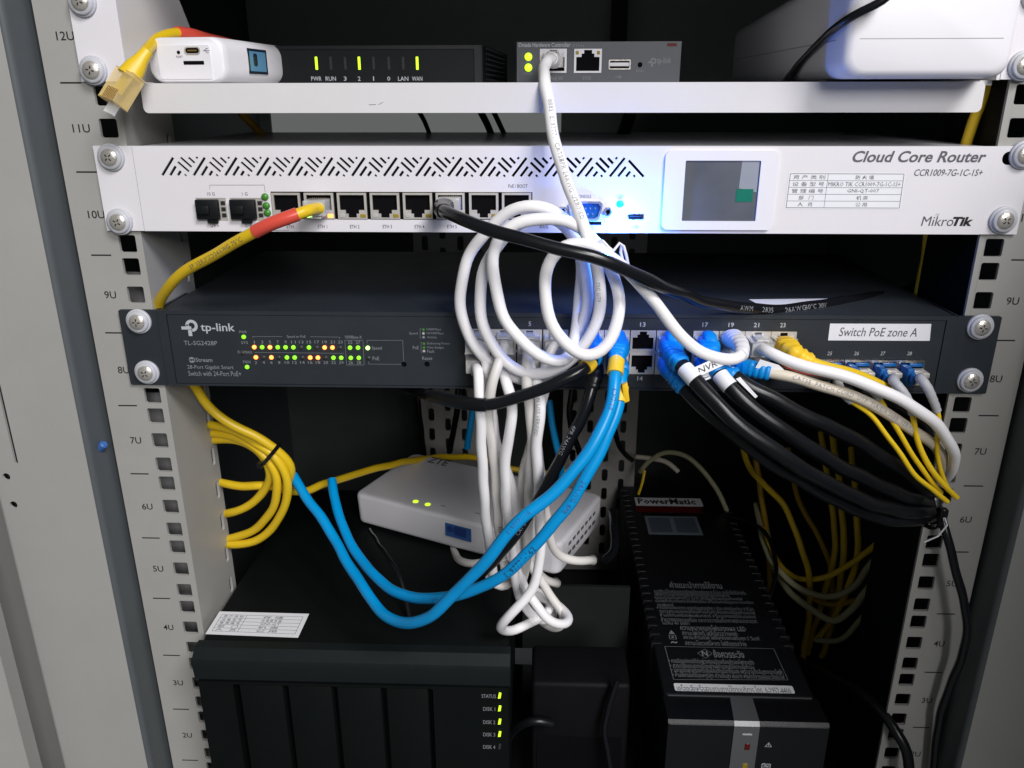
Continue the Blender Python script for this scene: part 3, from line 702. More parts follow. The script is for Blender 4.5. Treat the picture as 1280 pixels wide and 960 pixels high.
# lettering
ptext('Cloud Core Router', (1066, 188.5, 1233, 203), YR, 'ink_grey', rt, bold=.022, shear=.25, res=3)
ptext('CCR1009-7G-1C-1S+', (1143, 211.5, 1228.5, 220), YR, 'ink_grey', rt, shear=.2, bold=.008, res=3)
ptext('Mikro', (1152, 270.5, 1192, 282.5), YR, 'ink_grey', rt, shear=.12, res=3)
ptext('Tik', (1190.5, 271, 1216, 282.5), YR, 'ink_black', rt, shear=.2, bold=.045, res=3)
plines([(1169.5, 269.2, 1171.5, 266.8), (1171.4, 270.2, 1174.2, 267)], YR, .22, 'ink_grey', rt, 'logo')
for s_, b_ in (('10 G', (259, 240.3, 268.5, 244.3)), ('1 G', (302.5, 240.3, 309.5, 244.3)), ('SFP +', (263, 280.2, 274, 284.2)), ('SFP', (306.5, 280.2, 315, 284.2)), ('ETH', (358.6, 281, 367, 285.2)),
               ('ETH 1', (397.6, 281, 409, 285.4)), ('ETH 2', (437.6, 281, 449.4, 285.4)), ('ETH 3', (478.6, 281, 490, 285.4)), ('ETH 4', (518.4, 281, 530.4, 285.4)), ('ETH 5', (559, 281, 571, 285.4)), ('ETH 6', (600, 281, 612, 285.4)),
               ('RES', (675, 281, 685.5, 285.4)), ('PoE / BOOT', (635.5, 230.3, 659.5, 234.8)), ('CONSOLE', (720.5, 243.4, 739, 247.6)), ('USR', (771, 243.4, 779.5, 247.6)), ('PWR', (769, 281.4, 778.5, 285.6)),
               ('USB', (789, 281.4, 798, 285.6)), ('SD', (735, 283, 741.5, 287)), ('uSD', (756, 287.5, 761, 289.5))):
    ptext(s_, b_, YR, 'ink_grey', rt, bold=.004)
plines([(262.3, 236.5, 262.3, 231.3), (262.3, 231.3, 330.3, 231.3), (330.3, 231.3, 331.6, 240.5), (756, 273.5, 756, 282), (756, 282, 764, 282), (764, 282, 764, 276), (764, 276, 761, 272), (761, 272, 756, 272), (751.5, 285, 759.5, 285), (340, 288, 362, 287.6)], YR, .18, 'ink_grey', rt)
# asset sticker: slanted table
cor = {}
def ap(u, v):                               # table coordinates 0..1 -> point on the panel
    a, b, c, d = at(988, 217, YR), at(1130, 217.5, YR), at(982.5, 259.5, YR), at(1124, 260, YR)
    q = (a*(1-u)+b*u)*(1-v)+(c*(1-u)+d*u)*v; q.y = YR-.1; return q
b = B(); b.face([ap(-.015, -.04), ap(-.015, 1.04), ap(1.015, 1.04), ap(1.015, -.04)]); stk = b.done('asset_sticker', 'paper', rt, 0)
b = B(); e = Vector((0, -.08, 0))
for (u0, v0, u1, v1, wd) in [(0, 0, 1, 0, .26), (0, 1, 1, 1, .26), (0, 0, 0, 1, .26), (1, 0, 1, 1, .26), (.335, 0, .335, 1, .18)]+[(0, k/5, 1, k/5, .18) for k in range(1, 5)]:
    p, q = ap(u0, v0), ap(u1, v1); d = (q-p).normalized(); n = Vector((-d.z, 0, d.x))*wd/2; b.face([p-n+e, q-n+e, q+n+e, p+n+e])
b.done('table_line', 'ink_grey', stk, 0)
rows = [('资 产 类 别', '防 火 墙', .03, .31, .58, .74), ('设 备 型 号', 'MIKRO TIK CCR1009-7G-1C-1S+', .03, .31, .345, .98), ('管 理 编 号', 'GNI-QT-007', .03, .31, .52, .80), ('部   门', '机 房', .10, .23, .61, .71), ('人   员', '公 用', .10, .23, .61, .71)]
for k, (s1, s2, u0, u1, u2, u3) in enumerate(rows):
    for s_, a_, b_ in ((s1, u0, u1), (s2, u2, u3)):
        v0, v1 = (k+.82)/5, (k+.2)/5
        text(s_, ap(a_, v0), ap(b_, v0)-ap(a_, v0), ap(a_, v1)-ap(a_, v0), 'ink_grey', stk, eps=.09, res=1)

# ================================================================== dark PoE switch
YS = -2.6
sw = thing('poe_switch', (0, 60, 325), 'dark slate PoE switch with orange and green port lights and many plugged cables', 'switch')
sa, sb = 325.2, 369.8
cols_px = [597, 629.5, 662, 694.5, 739, 771, 803.5, 836, 881.5, 914, 946.3, 978.5]
colx = [at(c, 430, YS).x for c in cols_px]
zU0, zU1 = at(800, 438.5, YS).z, at(800, 413, YS).z; zL0, zL1 = at(800, 467.5, YS).z, at(800, 442, YS).z
hw = 6.9
hs = []
for g in range(3): hs.append(rrect(colx[g*4]-hw-.3, colx[g*4+3]+hw+.3, zL0-.3, zU1+.3))
sfpx = [at(c, 462, YS).x for c in (1036.5, 1070.5, 1104, 1137.5)]; zS0, zS1 = at(1090, 479, YS).z, at(1090, 449, YS).z
hs.append(rrect(sfpx[0]-7.4, sfpx[3]+7.4, zS0, zS1))
for x, y in ((504.8, 455.6), (533.6, 455.4)): p = at(x, y, YS); hs.append(disc(p.x, p.z, 1.6))
fsheet(rrect(-215.5, 213.5, sa+1.4, sb-2.6, .5), hs, 1.0, YS, 'front_panel', 'navy_metal', sw)
fsheet(rrect(-221, 219, sa, sb, .6), [rrect(-215.9, 213.9, sa+1.1, sb-2.3, .4)], 1.6, YS-.4, 'panel_rim', 'navy_metal', sw)
B().box(-220.5, 218.5, YS+1.25, 180, sa+.1, sb-.1, .8, 2).done('case', 'navy_metal', sw)
B().box(-215, 213, YS+1.05, YS+1.2, sa+2, sb-3).done('opening_lining', 'void', sw)
for sg in (-1, 1):
    xa, xb = sorted((221.3*sg if sg < 0 else 219.4, 243.2*sg))
    fsheet(rrect(xa, xb, sa-.2, sb-.2, 1.0, 3), [rrect(*sorted((229*sg, 240*sg)), zc-3.2, zc+3.2, 3.1, 5) for zc in (331.4, 362.2)], 2.0, -2.1, 'mounting_ear', 'navy_metal', sw)
    b = B(); b.box(*sorted((221.25*sg if sg < 0 else 219.35, (222.9 if sg < 0 else 221)*sg)), -.05, 40, sa-.2, sb-.2); b.done('ear_side', 'navy_metal', sw)
for x, y in ((171, 403), (181.5, 467), (1228, 410), (1215, 477)): p = at(x, y, -5); rack_screw(sw, p.x, p.z, -2.2)
jU = jack(sw, colx[0]-hw, colx[0]+hw, zU0, zU1, YS-.3, 1, 'shield'); jL = jack(sw, colx[0]-hw, colx[0]+hw, zL0, zL1, YS-.3, -1, 'shield')
for x in colx[1:]:
    inst(jU, (x-colx[0], 0, 0), sw); inst(jL, (x-colx[0], 0, 0), sw)
b = B()
for g in range(3): b.box(colx[g*4]-hw, colx[g*4+3]+hw, YS-.1, YS+.6, zL1+.05, zU0-.05)
b.done('port_divider', 'shield', sw)
# status lights
states_t = 'ogogggxgxoox'; states_t = {1: 'o', 3: 'g', 5: 'o', 7: 'g', 9: 'g', 11: 'g', 13: 'x', 15: 'g', 17: 'x', 19: 'o', 21: 'o', 23: 'x', 2: 'o', 4: 'x', 6: 'o', 8: 'x', 10: 'g', 12: 'g', 14: 'x', 16: 'o', 18: 'o', 20: 'x', 22: 'g', 24: 'g', 25: 'g', 27: 'g', 26: 'g', 28: 'g'}
_led = {}
def led(parent, px, py, m, Y=YS, r=1.2):
    p = at(px, py, Y)
    if m not in _led:
        o = B().lathe((p.x, Y, p.z), (0, -1, 0), [(0, r), (.5, r), (.85, r*.75), (1.0, .04)], 16).done('status_light', m, parent, 60); _led[m] = (o, Vector((p.x, Y, p.z)))
    else:
        o, q = _led[m]; o = inst(o, Vector((p.x, Y, p.z))-q, parent)
    return o
lm = {'o': 'led_orange', 'g': 'led_green', 'x': 'led_off'}
for k in range(12):
    xt = 318+(425.4-318)*k/11; xl = 320+(426.6-320)*k/11
    led(sw, xt, 433.8+.6*k/11, lm[states_t[2*k+1]]); led(sw, xl, 446.5+.6*k/11, lm[states_t[2*k+2]])
    ptext(str(2*k+1), (xt-(.5 if k == 0 else 1.4 if k < 5 else 2.8), 425.6, xt+(.5 if k == 0 else 1.4 if k < 5 else 2.8), 429.2), YS, 'ink_dim', sw); ptext(str(2*k+2), (xl-1.4 if k < 4 else xl-2.8, 451.2, xl+1.4 if k < 4 else xl+2.8, 454.8), YS, 'ink_dim', sw)
for n_, x, y in ((25, 437.6, 434.5), (27, 447.6, 434.5), (26, 438.6, 447.2), (28, 448.6, 447.2)):
    led(sw, x, y, 'led_green'); ptext(str(n_), (x-2.8, y-8.6 if n_ % 2 else y+4.2, x+2.8, y-4.8 if n_ % 2 else y+8.0), YS, 'ink_dim', sw)
led(sw, 459.8, 434.8, 'led_bright'); led(sw, 461, 447.4, 'led_off'); led(sw, 304.8, 421, 'led_green'); led(sw, 309, 458.6, 'led_green'); led(sw, 303.5, 441, 'led_off')
for x, y, m in ((529.3, 412, 'led_tinted'), (529.3, 416.7, 'led_white_off'), (529.5, 421.5, 'ink_dim'), (530, 429.6, 'led_tinted'), (530, 434.4, 'led_tinted'), (530, 438.8, 'led_white_off')):
    p = at(x, y, YS); fsheet(disc(p.x, p.z, .75, 12), [], .1, YS-.1, 'legend_dot', m, sw)
tp_c = at(239.6, 408, YS); tp_logo(sw, tp_c.x, tp_c.z+.4, 7.0, YS, 'ink_white')
ptext('tp-link', (251, 404, 293.5, 417), YS, 'ink_white', sw, bold=.012, res=3)
ptext('TL-SG2428P', (230, 426, 271.5, 431.4), YS, 'ink_dim', sw, bold=.004)
p0, p1 = at(235.5, 450, YS), at(244, 450, YS); u0, u1 = at(240, 446.3, YS), at(240, 453.4, YS)
fsheet([((p0.x+p1.x)/2+math.cos(2*math.pi*k/18)*(p1.x-p0.x)/2, (u0.z+u1.z)/2+math.sin(2*math.pi*k/18)*(u0.z-u1.z)/2) for k in range(18)], [], .05, YS-.08, 'logo', 'ink_dim', sw)
ptext('Jet', (234.8, 447.6, 243.4, 452), YS-.12, 'ink_black', sw, bold=.02); ptext('Stream', (244.6, 447.2, 265.4, 452.4), YS, 'ink_dim', sw, bold=.01)
ptext('28-Port Gigabit Smart', (234.5, 456.4, 292, 462.6), YS, 'ink_dim', sw); ptext('Switch with 24-Port PoE+', (235.5, 463.8, 301.5, 470), YS, 'ink_dim', sw)
for s_, b_ in (('PWR', (299, 413.4, 308.5, 416.4)), ('SYS', (301.4, 426.6, 310, 429.8)), ('PoE MAX', (297.4, 438.4, 315.4, 442)), ('FAN', (304, 450.6, 313, 454)), ('Speed or PoE', (358.6, 419, 382, 423)), ('1000Base-X', (431.4, 419.4, 452.4, 423)),
               ('Speed', (465, 433, 477.2, 438)), ('PoE', (465.8, 445.6, 474, 450.2)), ('Speed', (511.4, 415, 522, 418.8)), ('PoE', (516, 432.4, 523.4, 436.6)), ('1000Mbps', (533.4, 410.2, 551.2, 413.8)), ('10/100Mbps', (533.6, 415, 554.6, 418.6)),
               ('Activity', (534, 420, 546, 423.6)), ('Delivering Power', (533.8, 427.8, 562.6, 431.4)), ('Over Budget', (534, 432.8, 555, 436.4)), ('Fault', (534, 437.2, 543, 440.8)), ('Reset', (527.8, 445.6, 540.4, 449.8))):
    ptext(s_, b_, YS, 'ink_dim', sw)
plines([(316, 423, 316, 420.6), (316, 420.6, 353, 420.6), (388, 420.8, 424.8, 421.4), (424.8, 421.4, 424.8, 424), (431, 425.2, 453.8, 425.2), (453.8, 425.2, 455.2, 456.2), (455.2, 456.2, 433.4, 456.2), (433.4, 456.2, 431, 425.2), (318, 440.4, 430, 441.6),
        (458.8, 429, 458.8, 425.4), (458.8, 425.4, 503.4, 425.4), (503.4, 425.4, 504.6, 451.6), (461, 451.6, 461, 455), (461, 455, 501.6, 455.4), (525.2, 410.2, 525.2, 422.6), (525.2, 410.2, 527, 410.2), (525.2, 422.6, 527, 422.6), (526.4, 428, 526.4, 440.4), (526.4, 428, 528, 428), (526.4, 440.4, 528, 440.4)], YS, .16, 'ink_dim', sw)
for n_, x, y in (('5', 662.3, 404.6), ('13', 803.5, 405.6), ('17', 881.5, 405.8), ('19', 914, 406), ('21', 945.6, 406.2), ('23', 978.6, 406.4), ('1', 597, 404.4), ('9', 739, 405), ('14', 800, 473)):
    wd = .6 if n_ == '1' else 1.6 if len(n_) == 1 else 3.4; ptext(n_, (x-wd, y-2.8, x+wd, y+2.8), YS, 'ink_white', sw, bold=.012)
for n_, x in (('25', 1037), ('26', 1070.5), ('27', 1103.5), ('28', 1136.8)): ptext(n_, (x-3, 439.4, x+3, 444), YS, 'ink_white', sw, shear=.15)
lb = prect(1035, 405, 1163, 425.5, YS)
p0, p1, p2, p3 = at(1037.5, 404.4, YS), at(1164, 404.8, YS), at(1162, 426, YS), at(1035, 425.4, YS)
b = B(); b.face([Vector((q.x, YS-.12, q.z)) for q in (p0, p1, p2, p3)]); sk = b.done('name_sticker', 'paper', sw, 0)
ptext('Switch PoE zone A', (1049, 409.5, 1146.5, 420.5), YS-.12, 'ink_grey', sk, shear=.18, res=3)
# SFP cages
for x in sfpx:
    cg = fsheet(rrect(x-7.2, x+7.2, zS0+.2, zS1-.2), [rrect(x-6.0, x+6.4, zS0+1.4, zS1-1.6)], 6, YS-.7, 'fibre_port', 'nickel', sw)
    B().box(x-5.9, x+6.3, YS+3.5, YS+5, zS0+1.5, zS1-1.7).done('cage_floor', 'void', cg)
# paper slip and sticker on top of the switch
q = [atz(x, y, sb+.15) for x, y in ((955, 384), (1038, 381.5), (1038, 373), (936, 374))]
b = B(); b.face([Vector((v.x, v.y, sb+.1)) for v in q]); b.done('top_sticker', 'paper', sw, 0)
# ================================================================== storage box (lower left)
NX0, NX1, NY, NZ = -220.0, -22.6, -30.0, 158.0
ns = thing('storage_server', ((NX0+NX1)/2, 80, Z0), 'black four-bay desktop storage server with green disk lights at lower left', 'storage server')
B().box(NX0+1.5, NX1-1.5, NY+13, NY+223, Z0+4, NZ, 2.5, 3).done('housing', 'nas_black', ns)
bb = B(); pts = [(NY+14, NZ+.6), (NY+7, NZ+.6), (NY+1, NZ-4), (NY, NZ-7.5), (NY+1.5, NZ-19), (NY+3.5, NZ-21.5), (NY+14, NZ-21.5)]
bb.prism([(NX0, y, z) for y, z in pts], (NX1-NX0, 0, 0)); bb.done('top_bezel', 'nas_bezel', ns, 25)
fsheet(rrect(NX0+1, NX1-1, Z0+5, NZ-21.7), [rrect(at(287, 840, NY+2).x+.5, at(540, 840, NY+2).x, Z0+14, NZ-23.5, 1)], 10, NY+2.5, 'front_frame', 'nas_black', ns)
xs = [at(x, 845, NY+2).x for x in (296, 347, 408, 474, 536)]
bx = [NX0+17.0, *[at(x, 845, NY+3).x for x in (291, 352, 413, 477.5, 537)]]
edges = [at(x, 842, NY+3).x for x in (293.5, 354.5, 416, 478, 537.5)]
for k in range(4):
    x0, x1 = edges[k]+1.6, edges[k+1]-1.9
    d = B().box(x0, x1, NY+3.2, NY+40, Z0+15, NZ-24.3, .8, 2).done('drive_bay', 'nas_black', ns)
    B().box(x0+2.5, x1-2.5, NY+2.4, NY+3.4, Z0+18, Z0+30, .6, 2).done('tray_latch', 'nas_bezel', d)
B().box(edges[0]+.2, edges[-1]-.2, NY+30, NY+31, Z0+14.2, NZ-23.8).done('bay_lining', 'void', ns)
for nm, y, on in (('STATUS', 869, 1), ('DISK 1', 885, 1), ('DISK 2', 901.5, 1), ('DISK 3', 917, 1), ('DISK 4', 932.5, 0)):
    p = at(624.5, y, NY+2.5); fsheet([(p.x-1.0, p.z-2.2), (p.x+.6, p.z-2.0), (p.x+1.1, p.z+1.9), (p.x-.3, p.z+2.2)], [], .4, NY+2.0, 'status_light', 'led_lime' if on else 'led_off', ns)
    ptext(nm, (602 if nm == 'STATUS' else 604, y-1.2, 620 if nm == 'STATUS' else 619, y+3.4), NY+2.5, 'ink_dim', ns, bold=.004)
for xx in (NX0+14, NX1-26):
    for yy in (NY+20, NY+195): B().box(xx, xx+12, yy, yy+12, Z0+.05, Z0+4.1).done('foot', 'cable_black_rubber', ns)
q = [atz(x, y, NZ) for x, y in ((274.5, 764.4), (386.5, 767.4), (372.5, 797.4), (256.5, 792.8))]
def sk_(u, v, e=.12): p = (q[0]*(1-u)+q[1]*u)*(1-v)+(q[3]*(1-u)+q[2]*u)*v; return Vector((p.x, p.y, NZ+e))
b = B(); b.face([sk_(0, 0), sk_(0, 1), sk_(1, 1), sk_(1, 0)]); stn = b.done('asset_sticker', 'paper', ns, 0)
b = B()
for (u0, v0, u1, v1) in [(.05, .14, .95, .14), (.05, .86, .95, .86), (.05, .14, .05, .86), (.95, .14, .95, .86), (.33, .14, .33, .86)]+[(.05, .14+.144*k, .95, .14+.144*k) for k in range(1, 5)]:
    p0, p1 = sk_(u0, v0, .2), sk_(u1, v1, .2); d = (p1-p0).normalized(); n = Vector((-d.y, d.x, 0))*.13; b.face([p0-n, p1-n, p1+n, p0+n])
b.done('table_line', 'ink_grey', stn, 0)
for k, (s1, s2) in enumerate((('资 产 类 别', '存 储'), ('设 备 型 号', '存 储 服 务 器'), ('管 理 编 号', 'GNI-QT'), ('部   门', '机 房'), ('人   员', '公 用'))):
    for s_, ua, ub_ in ((s1, .08, .30), (s2, .52, .74)):
        v0, v1 = .14+.144*(k+.85), .14+.144*(k+.15); text(s_, sk_(ua, v0, .1), sk_(ub_, v0, .1)-sk_(ua, v0, .1), sk_(ua, v1, .1)-sk_(ua, v0, .1), 'ink_grey', stn, eps=.12, res=1)

# ================================================================== white optical terminal on the storage box
ZO, HO = 186.0, 27.0
cFL, cFR, cBL, cBR = [atz(x, y, ZO) for x, y in ((447, 616), (707, 684), (516, 566), (743, 615))]
ax = ((cFR-cFL)+(cBR-cBL)).normalized(); ay = Vector((-ax.y, ax.x, 0)); cen = (cFL+cFR+cBL+cBR)/4
hw_, hd_ = ((cFR-cFL).length+(cBR-cBL).length)/4+1.5, abs((cBL-cFL).dot(ay)+(cBR-cFR).dot(ay))/4+1
on = thing('optical_terminal', (cen.x, cen.y, ZO-HO), 'white optical network terminal with two green lights and blue sticker on black storage box', 'modem')
b = B(); rings = []
for (dz, ins) in ((-HO+.3, 3.5), (-HO+2.2, 1.2), (-HO+4, .8), (-3.0, 0), (-1.2, .5), (-.3, 1.6), (0, 3.4)):
    rings.append([b.bm.verts.new(cen+ax*u+ay*v+Vector((0, 0, dz))) for u, v in rrect(-hw_+ins, hw_-ins, -hd_+ins, hd_-ins, 7-ins*.5, 6)])
n_ = len(rings[0])
for i in range(len(rings)-1):
    for k in range(n_): b.bm.faces.new((rings[i][k], rings[i][(k+1) % n_], rings[i+1][(k+1) % n_], rings[i+1][k]))
b.bm.faces.new(rings[0]); b.bm.faces.new(rings[-1]); b.done('housing', 'white_plastic', on, 50)
for (x, y) in ((519.5, 627), (534.6, 630.7)):
    p = atz(x, y, ZO); B().lathe((p.x, p.y, ZO-.1), (0, 0, 1), [(0, 2.1), (.5, 2.1), (.6, 1.6), (.62, .05)], 18).done('status_light', 'led_lime', on)
b = B()
for (x0, y0, x1, y1) in ((551, 632.3, 556.5, 632.6), (594, 641, 602, 643)):
    p0, p1 = atz(x0, y0, ZO), atz(x1, y1, ZO); n = Vector((0, 1.2, 0)); e = Vector((0, 0, .1)); b.face([p0-n*.4+e, p1-n*.4+e, p1+n*.4+e, p0+n*.4+e])
b.done('printed_mark', 'ink_grey', on, 0)
o_ = atz(533, 577.5, ZO); text('ZTE', o_, ax*19, ay*11-ax*1, 'ink_grey', on, bold=.02)
ff = cen-ay*(hd_+.05)-ax*0
def onf(u, v): return ff+ax*u+Vector((0, 0, ZO+v-ff.z))
us_ = [ (atz(557.5, 652, ZO-5)-cen).dot(ax), (atz(590, 662, ZO-6)-cen).dot(ax) ]
sO = onf(us_[0], -16); so = sheet(rrect(0, us_[1]-us_[0], 0, 11.0), [], .1, sO-ay*.15, ax, (0, 0, 1), 'maker_sticker', 'sticker_blue', on)
sheet(disc(4.2, 6.4, 2.9), [], .05, sO-ay*.22, ax, (0, 0, 1), 'sticker_emblem', 'sticker_navy', so)
sheet(rrect(7.6, us_[1]-us_[0]-4.2, 2.6, 9.6), [], .05, sO-ay*.22, ax, (0, 0, 1), 'sticker_print', 'sticker_navy', so)
for uu in (-hw_+12, hw_-12):
    for vv in (-hd_+10, hd_-10):
        c_ = cen+ax*uu+ay*vv; B().cyl((c_.x, c_.y, ZO-HO-.9), (c_.x, c_.y, ZO-HO+.5), 4).done('foot', 'nylon', on)
# side vents of the terminal
b = B(); ss = cen+ax*(hw_-.35)
for k in range(7):
    for j in range(2): b.obox(ss+ay*(-24+k*8)+Vector((0, 0, -8-j*8)), ax*.4, ay*2.4, (0, 0, 1.2))
b.done('side_vent', 'ink_grey', on, 0)

# ================================================================== UPS (lower right)
UX0, UX1, UZ = 78.8, 183.0, 100.0
up_ = thing('ups', ((UX0+UX1)/2, 140, Z0), 'long black battery backup unit with printed top and silver front stripe at lower right', 'battery backup')
b = B()
b.box(UX0+1, UX1-1, 12, 322, Z0+3, UZ, 3, 3); b.done('housing', 'ups_black', up_)
rb = []
for k in range(24):                         # ribs along both upper edges
    y = 66+k*10.6
    for x0, x1 in ((UX0-.6, UX0+8), (UX1-8, UX1+.6)):
        if not rb: rb.append((B().box(x0, x1, y, y+4.6, 40, UZ+.9, 1.2, 2).done('rib', 'ups_black', up_), Vector((x0, y, 0))))
        else: inst(rb[0][0], (x0-rb[0][1].x, y-rb[0][1].y, 0), up_)
# sloped front and face
f0, f1 = at(833, 903, -14), at(1030, 905, -14)
b = B(); pr = [(12.5, UZ-.3), (11.5, UZ+.2), (-12, f0.z+1), (-14, f0.z-1), (-14, Z0+4), (12.5, Z0+4)]
b.prism([(UX0+.5, y, z) for y, z in pr], (UX1-UX0-1, 0, 0)); b.done('front_cover', 'ups_black', up_, 25)
def slope(x, y): t_ = (11.5-y)/23.5; return Vector((x, y, UZ+.2+(f0.z+1-UZ-.2)*t_))
sx = [at(912, 872, 11.5).x, at(940, 872, 11.5).x, at(918, 905, -14).x, at(950, 905, -14).x]
b = B(); e = Vector((0, -.25, .45))
v = [slope(sx[0], 11.2)+e, slope(sx[1], 11.2)+e, slope(sx[3], -12)+e, slope(sx[2], -12)+e]
b.bm.faces.new([b.bm.verts.new(p) for p in v])
w0 = [Vector((sx[2], -12.4, f0.z+1.3)), Vector((sx[3], -12.4, f0.z+1.3)), Vector((sx[3], -14.6, f0.z-1.2)), Vector((sx[2], -14.6, f0.z-1.2))]
b.face([w0[0], w0[3], w0[2], w0[1]]); b.face([w0[3], Vector((sx[2]-.6, -14.6, Z0+6)), Vector((sx[3]-.6, -14.6, Z0+6)), w0[2]])
b.done('silver_stripe', 'ups_silver', up_, 0)
B().box(UX0+1.5, sx[2]-.2, -14.35, -13.6, f0.z-1.35, f0.z-.95).done('edge_line', 'ups_silver', up_); B().box(sx[3]+.2, UX1-1.5, -14.35, -13.6, f0.z-1.35, f0.z-.95).done('edge_line', 'ups_silver', up_)
B().box(UX0+4, UX1-4, 11.2, 12.0, UZ+.1, UZ+.45).done('edge_line', 'ups_silver', up_)
for y, m in ((918, 'ink_white'), (933.5, 'red_lens'), (958, 'amber_lens')):
    p = at(934 if y < 940 else 931, y, -14.6); hh, ww = (.7, 3.2) if y == 918 else (2.6, 1.7)
    B().box(p.x-ww, p.x+ww, -15.0, -14.4, p.z-hh, p.z+hh, .3, 1).done('indicator', m, up_)
p = at(960.5, 931, -14.0)
def tri(cx, cz, s, Y, par, wd=.35):
    b = B(); P = [Vector((cx-s, Y-.12, cz-s*.7)), Vector((cx+s, Y-.12, cz-s*.7)), Vector((cx, Y-.12, cz+s*.9))]
    c = (P[0]+P[1]+P[2])/3
    for k in range(3): a_, b_ = P[k], P[(k+1) % 3]; b.face([a_, b_, b_.lerp(c, .28), a_.lerp(c, .28)])
    b.face([Vector((cx-.25, Y-.12, cz-s*.3)), Vector((cx+.25, Y-.12, cz-s*.3)), Vector((cx+.25, Y-.12, cz+s*.4)), Vector((cx-.25, Y-.12, cz+s*.4))])
    return b.done('warning_triangle', 'ink_white', par, 0)
tri(p.x, p.z, 2.4, -14.0, up_)
p = at(957.5, 957, -14); fsheet(rrect(p.x-3, p.x+3, p.z-2.4, p.z+1.6), [rrect(p.x-2.4, p.x+2.4, p.z-1.8, p.z+1.0)], .1, -14.15, 'battery_symbol', 'ink_white', up_)
ptext('+ -', (953, 953.5, 962, 955.5), -14.0, 'ink_white', up_, bold=.02); ptext('~', (954.5, 956, 961, 959), -14.0, 'ink_white', up_, bold=.02)
def utext(s_, l, t, r, bt, m='ink_dim', par=None, **k):    # letters on the top of the unit, pixel box on plane z = UZ
    a_, c_ = atz(l, bt, UZ), atz(r, bt, UZ); d_ = atz((l+r)/2, t, UZ); 
    return text(s_, (a_.x, a_.y, UZ), (c_.x-a_.x, 0, 0), (0, d_.y-a_.y, 0), m, par or up_, eps=k.pop('eps', .1), res=1, **k)
utext('คำแนะนำการใช้งาน', 838, 727, 903, 735, bold=.01)
body = ['ควรเสียบปลั๊กชาร์จแบตเตอรี่ก่อนใช้งานครั้งแรก 8 ชั่วโมง และใช้ปลั๊กที่มีสายดิน', 'เพื่อความปลอดภัยสูงสุดของอุปกรณ์ต่อพ่วง', 'กดปุ่มเปิดเครื่องค้างไว้ 2 วินาที เพื่อเริ่มใช้งานเครื่องสำรองไฟ', 'เมื่อไฟฟ้าดับเครื่องจะส่งเสียงเตือน ให้รีบบันทึกข้อมูลและปิดเครื่อง', 'คอมพิวเตอร์', 'หากไม่ใช้งานเป็นเวลานาน ควรชาร์จแบตเตอรี่ทุก 3 เดือน อย่างน้อยครั้งละ 8 ชั่วโมง', 'ตรวจสอบอุปกรณ์ที่ต่อให้ไม่เกินกำลังของเครื่องสำรองไฟ', 'ห้ามใช้กับเครื่องพิมพ์เลเซอร์ หรืออุปกรณ์ที่มีมอเตอร์', 'ห้ามวางของบนเครื่อง และควรวางในที่อากาศถ่ายเทสะดวก', 'ไม่เกิน 40 องศา']
rng = [(818, 737, 932, 741.6), (819, 741.4, 912, 745.8), (819, 745.4, 928, 749.8), (820, 749.6, 942, 754), (822, 754, 842, 757.6), (822, 757.6, 942, 762.6), (825, 762.4, 944, 767.2), (826, 767.2, 945, 772), (827, 772, 946, 776.8), (828, 776.4, 862, 780.6)]
for s_, q_ in zip(body, rng): utext(s_, *q_)
utext('ความหมายของไฟแสดงผล LED', 851, 781.6, 933, 787.6, bold=.006)
for s_, q_ in (('สถานะไฟปกติ ไฟสีเขียวสว่างคงที่', (853, 788.2, 922, 794)), ('สถานะสำรองไฟ ไฟสีเหลืองกะพริบทุก 5 วินาที', (855, 794.6, 950, 800.4)), ('สถานะโอเวอร์โหลด ไฟสีแดงสว่าง', (857, 800.8, 933, 806.4))): utext(s_, *q_)
utext('▲', 836, 787.6, 844, 792.6); utext('▣', 837, 794, 846, 799); utext('~', 839, 801.6, 847, 804.4, bold=.02)
b = B()
for (x0, y0, x1, y1) in ((831, 808, 967, 811), (967, 811, 985, 850), (985, 850, 842, 849.5), (842, 849.5, 831, 808), (872, 816.5, 881, 811.5), (881, 811.5, 890, 817), (890, 817, 882, 823), (882, 823, 872, 816.5)):
    p0, p1 = atz(x0, y0, UZ), atz(x1, y1, UZ); d = (p1-p0).normalized(); n = Vector((-d.y, d.x, 0))*.16; e = Vector((0, 0, .1)); b.face([p0-n+e, p1-n+e, p1+n+e, p0+n+e])
b.done('printed_line', 'ink_dim', up_, 0)
utext('N', 878, 813.6, 885.5, 820, bold=.03); utext('ข้อควรระวัง', 893, 812.6, 931, 822, bold=.012)
for s_, q_ in (('• ควรปิดอุปกรณ์ที่ต่อพ่วงก่อนปิดเครื่องสำรองไฟทุกครั้ง', (837, 823.4, 943, 830.4)), ('• ควรเปลี่ยนแบตเตอรี่โดยช่างผู้ชำนาญที่มีความรู้เท่านั้น', (839, 829.4, 943, 836.2)), ('• ไม่ควรเปิดฝาเครื่องหรือสัมผัสอุปกรณ์ภายในเอง เพราะอาจเกิดอันตรายจากไฟฟ้า', (840.5, 835.2, 979, 842)), ('• ห้ามใช้งานในที่มีอุณหภูมิสูง ความชื้นสูง ฝุ่นมาก หรือใกล้สารเคมีและวัตถุไวไฟ', (842, 841.2, 981, 848))): utext(s_, *q_)
q = [atz(x, y, UZ) for x, y in ((841.5, 854.5), (990, 857), (994, 866.5), (844.5, 864))]
rs_ = B(); x0, x1, y0, y1 = (q[0].x+q[3].x)/2, (q[1].x+q[2].x)/2, (q[2].y+q[3].y)/2, (q[0].y+q[1].y)/2
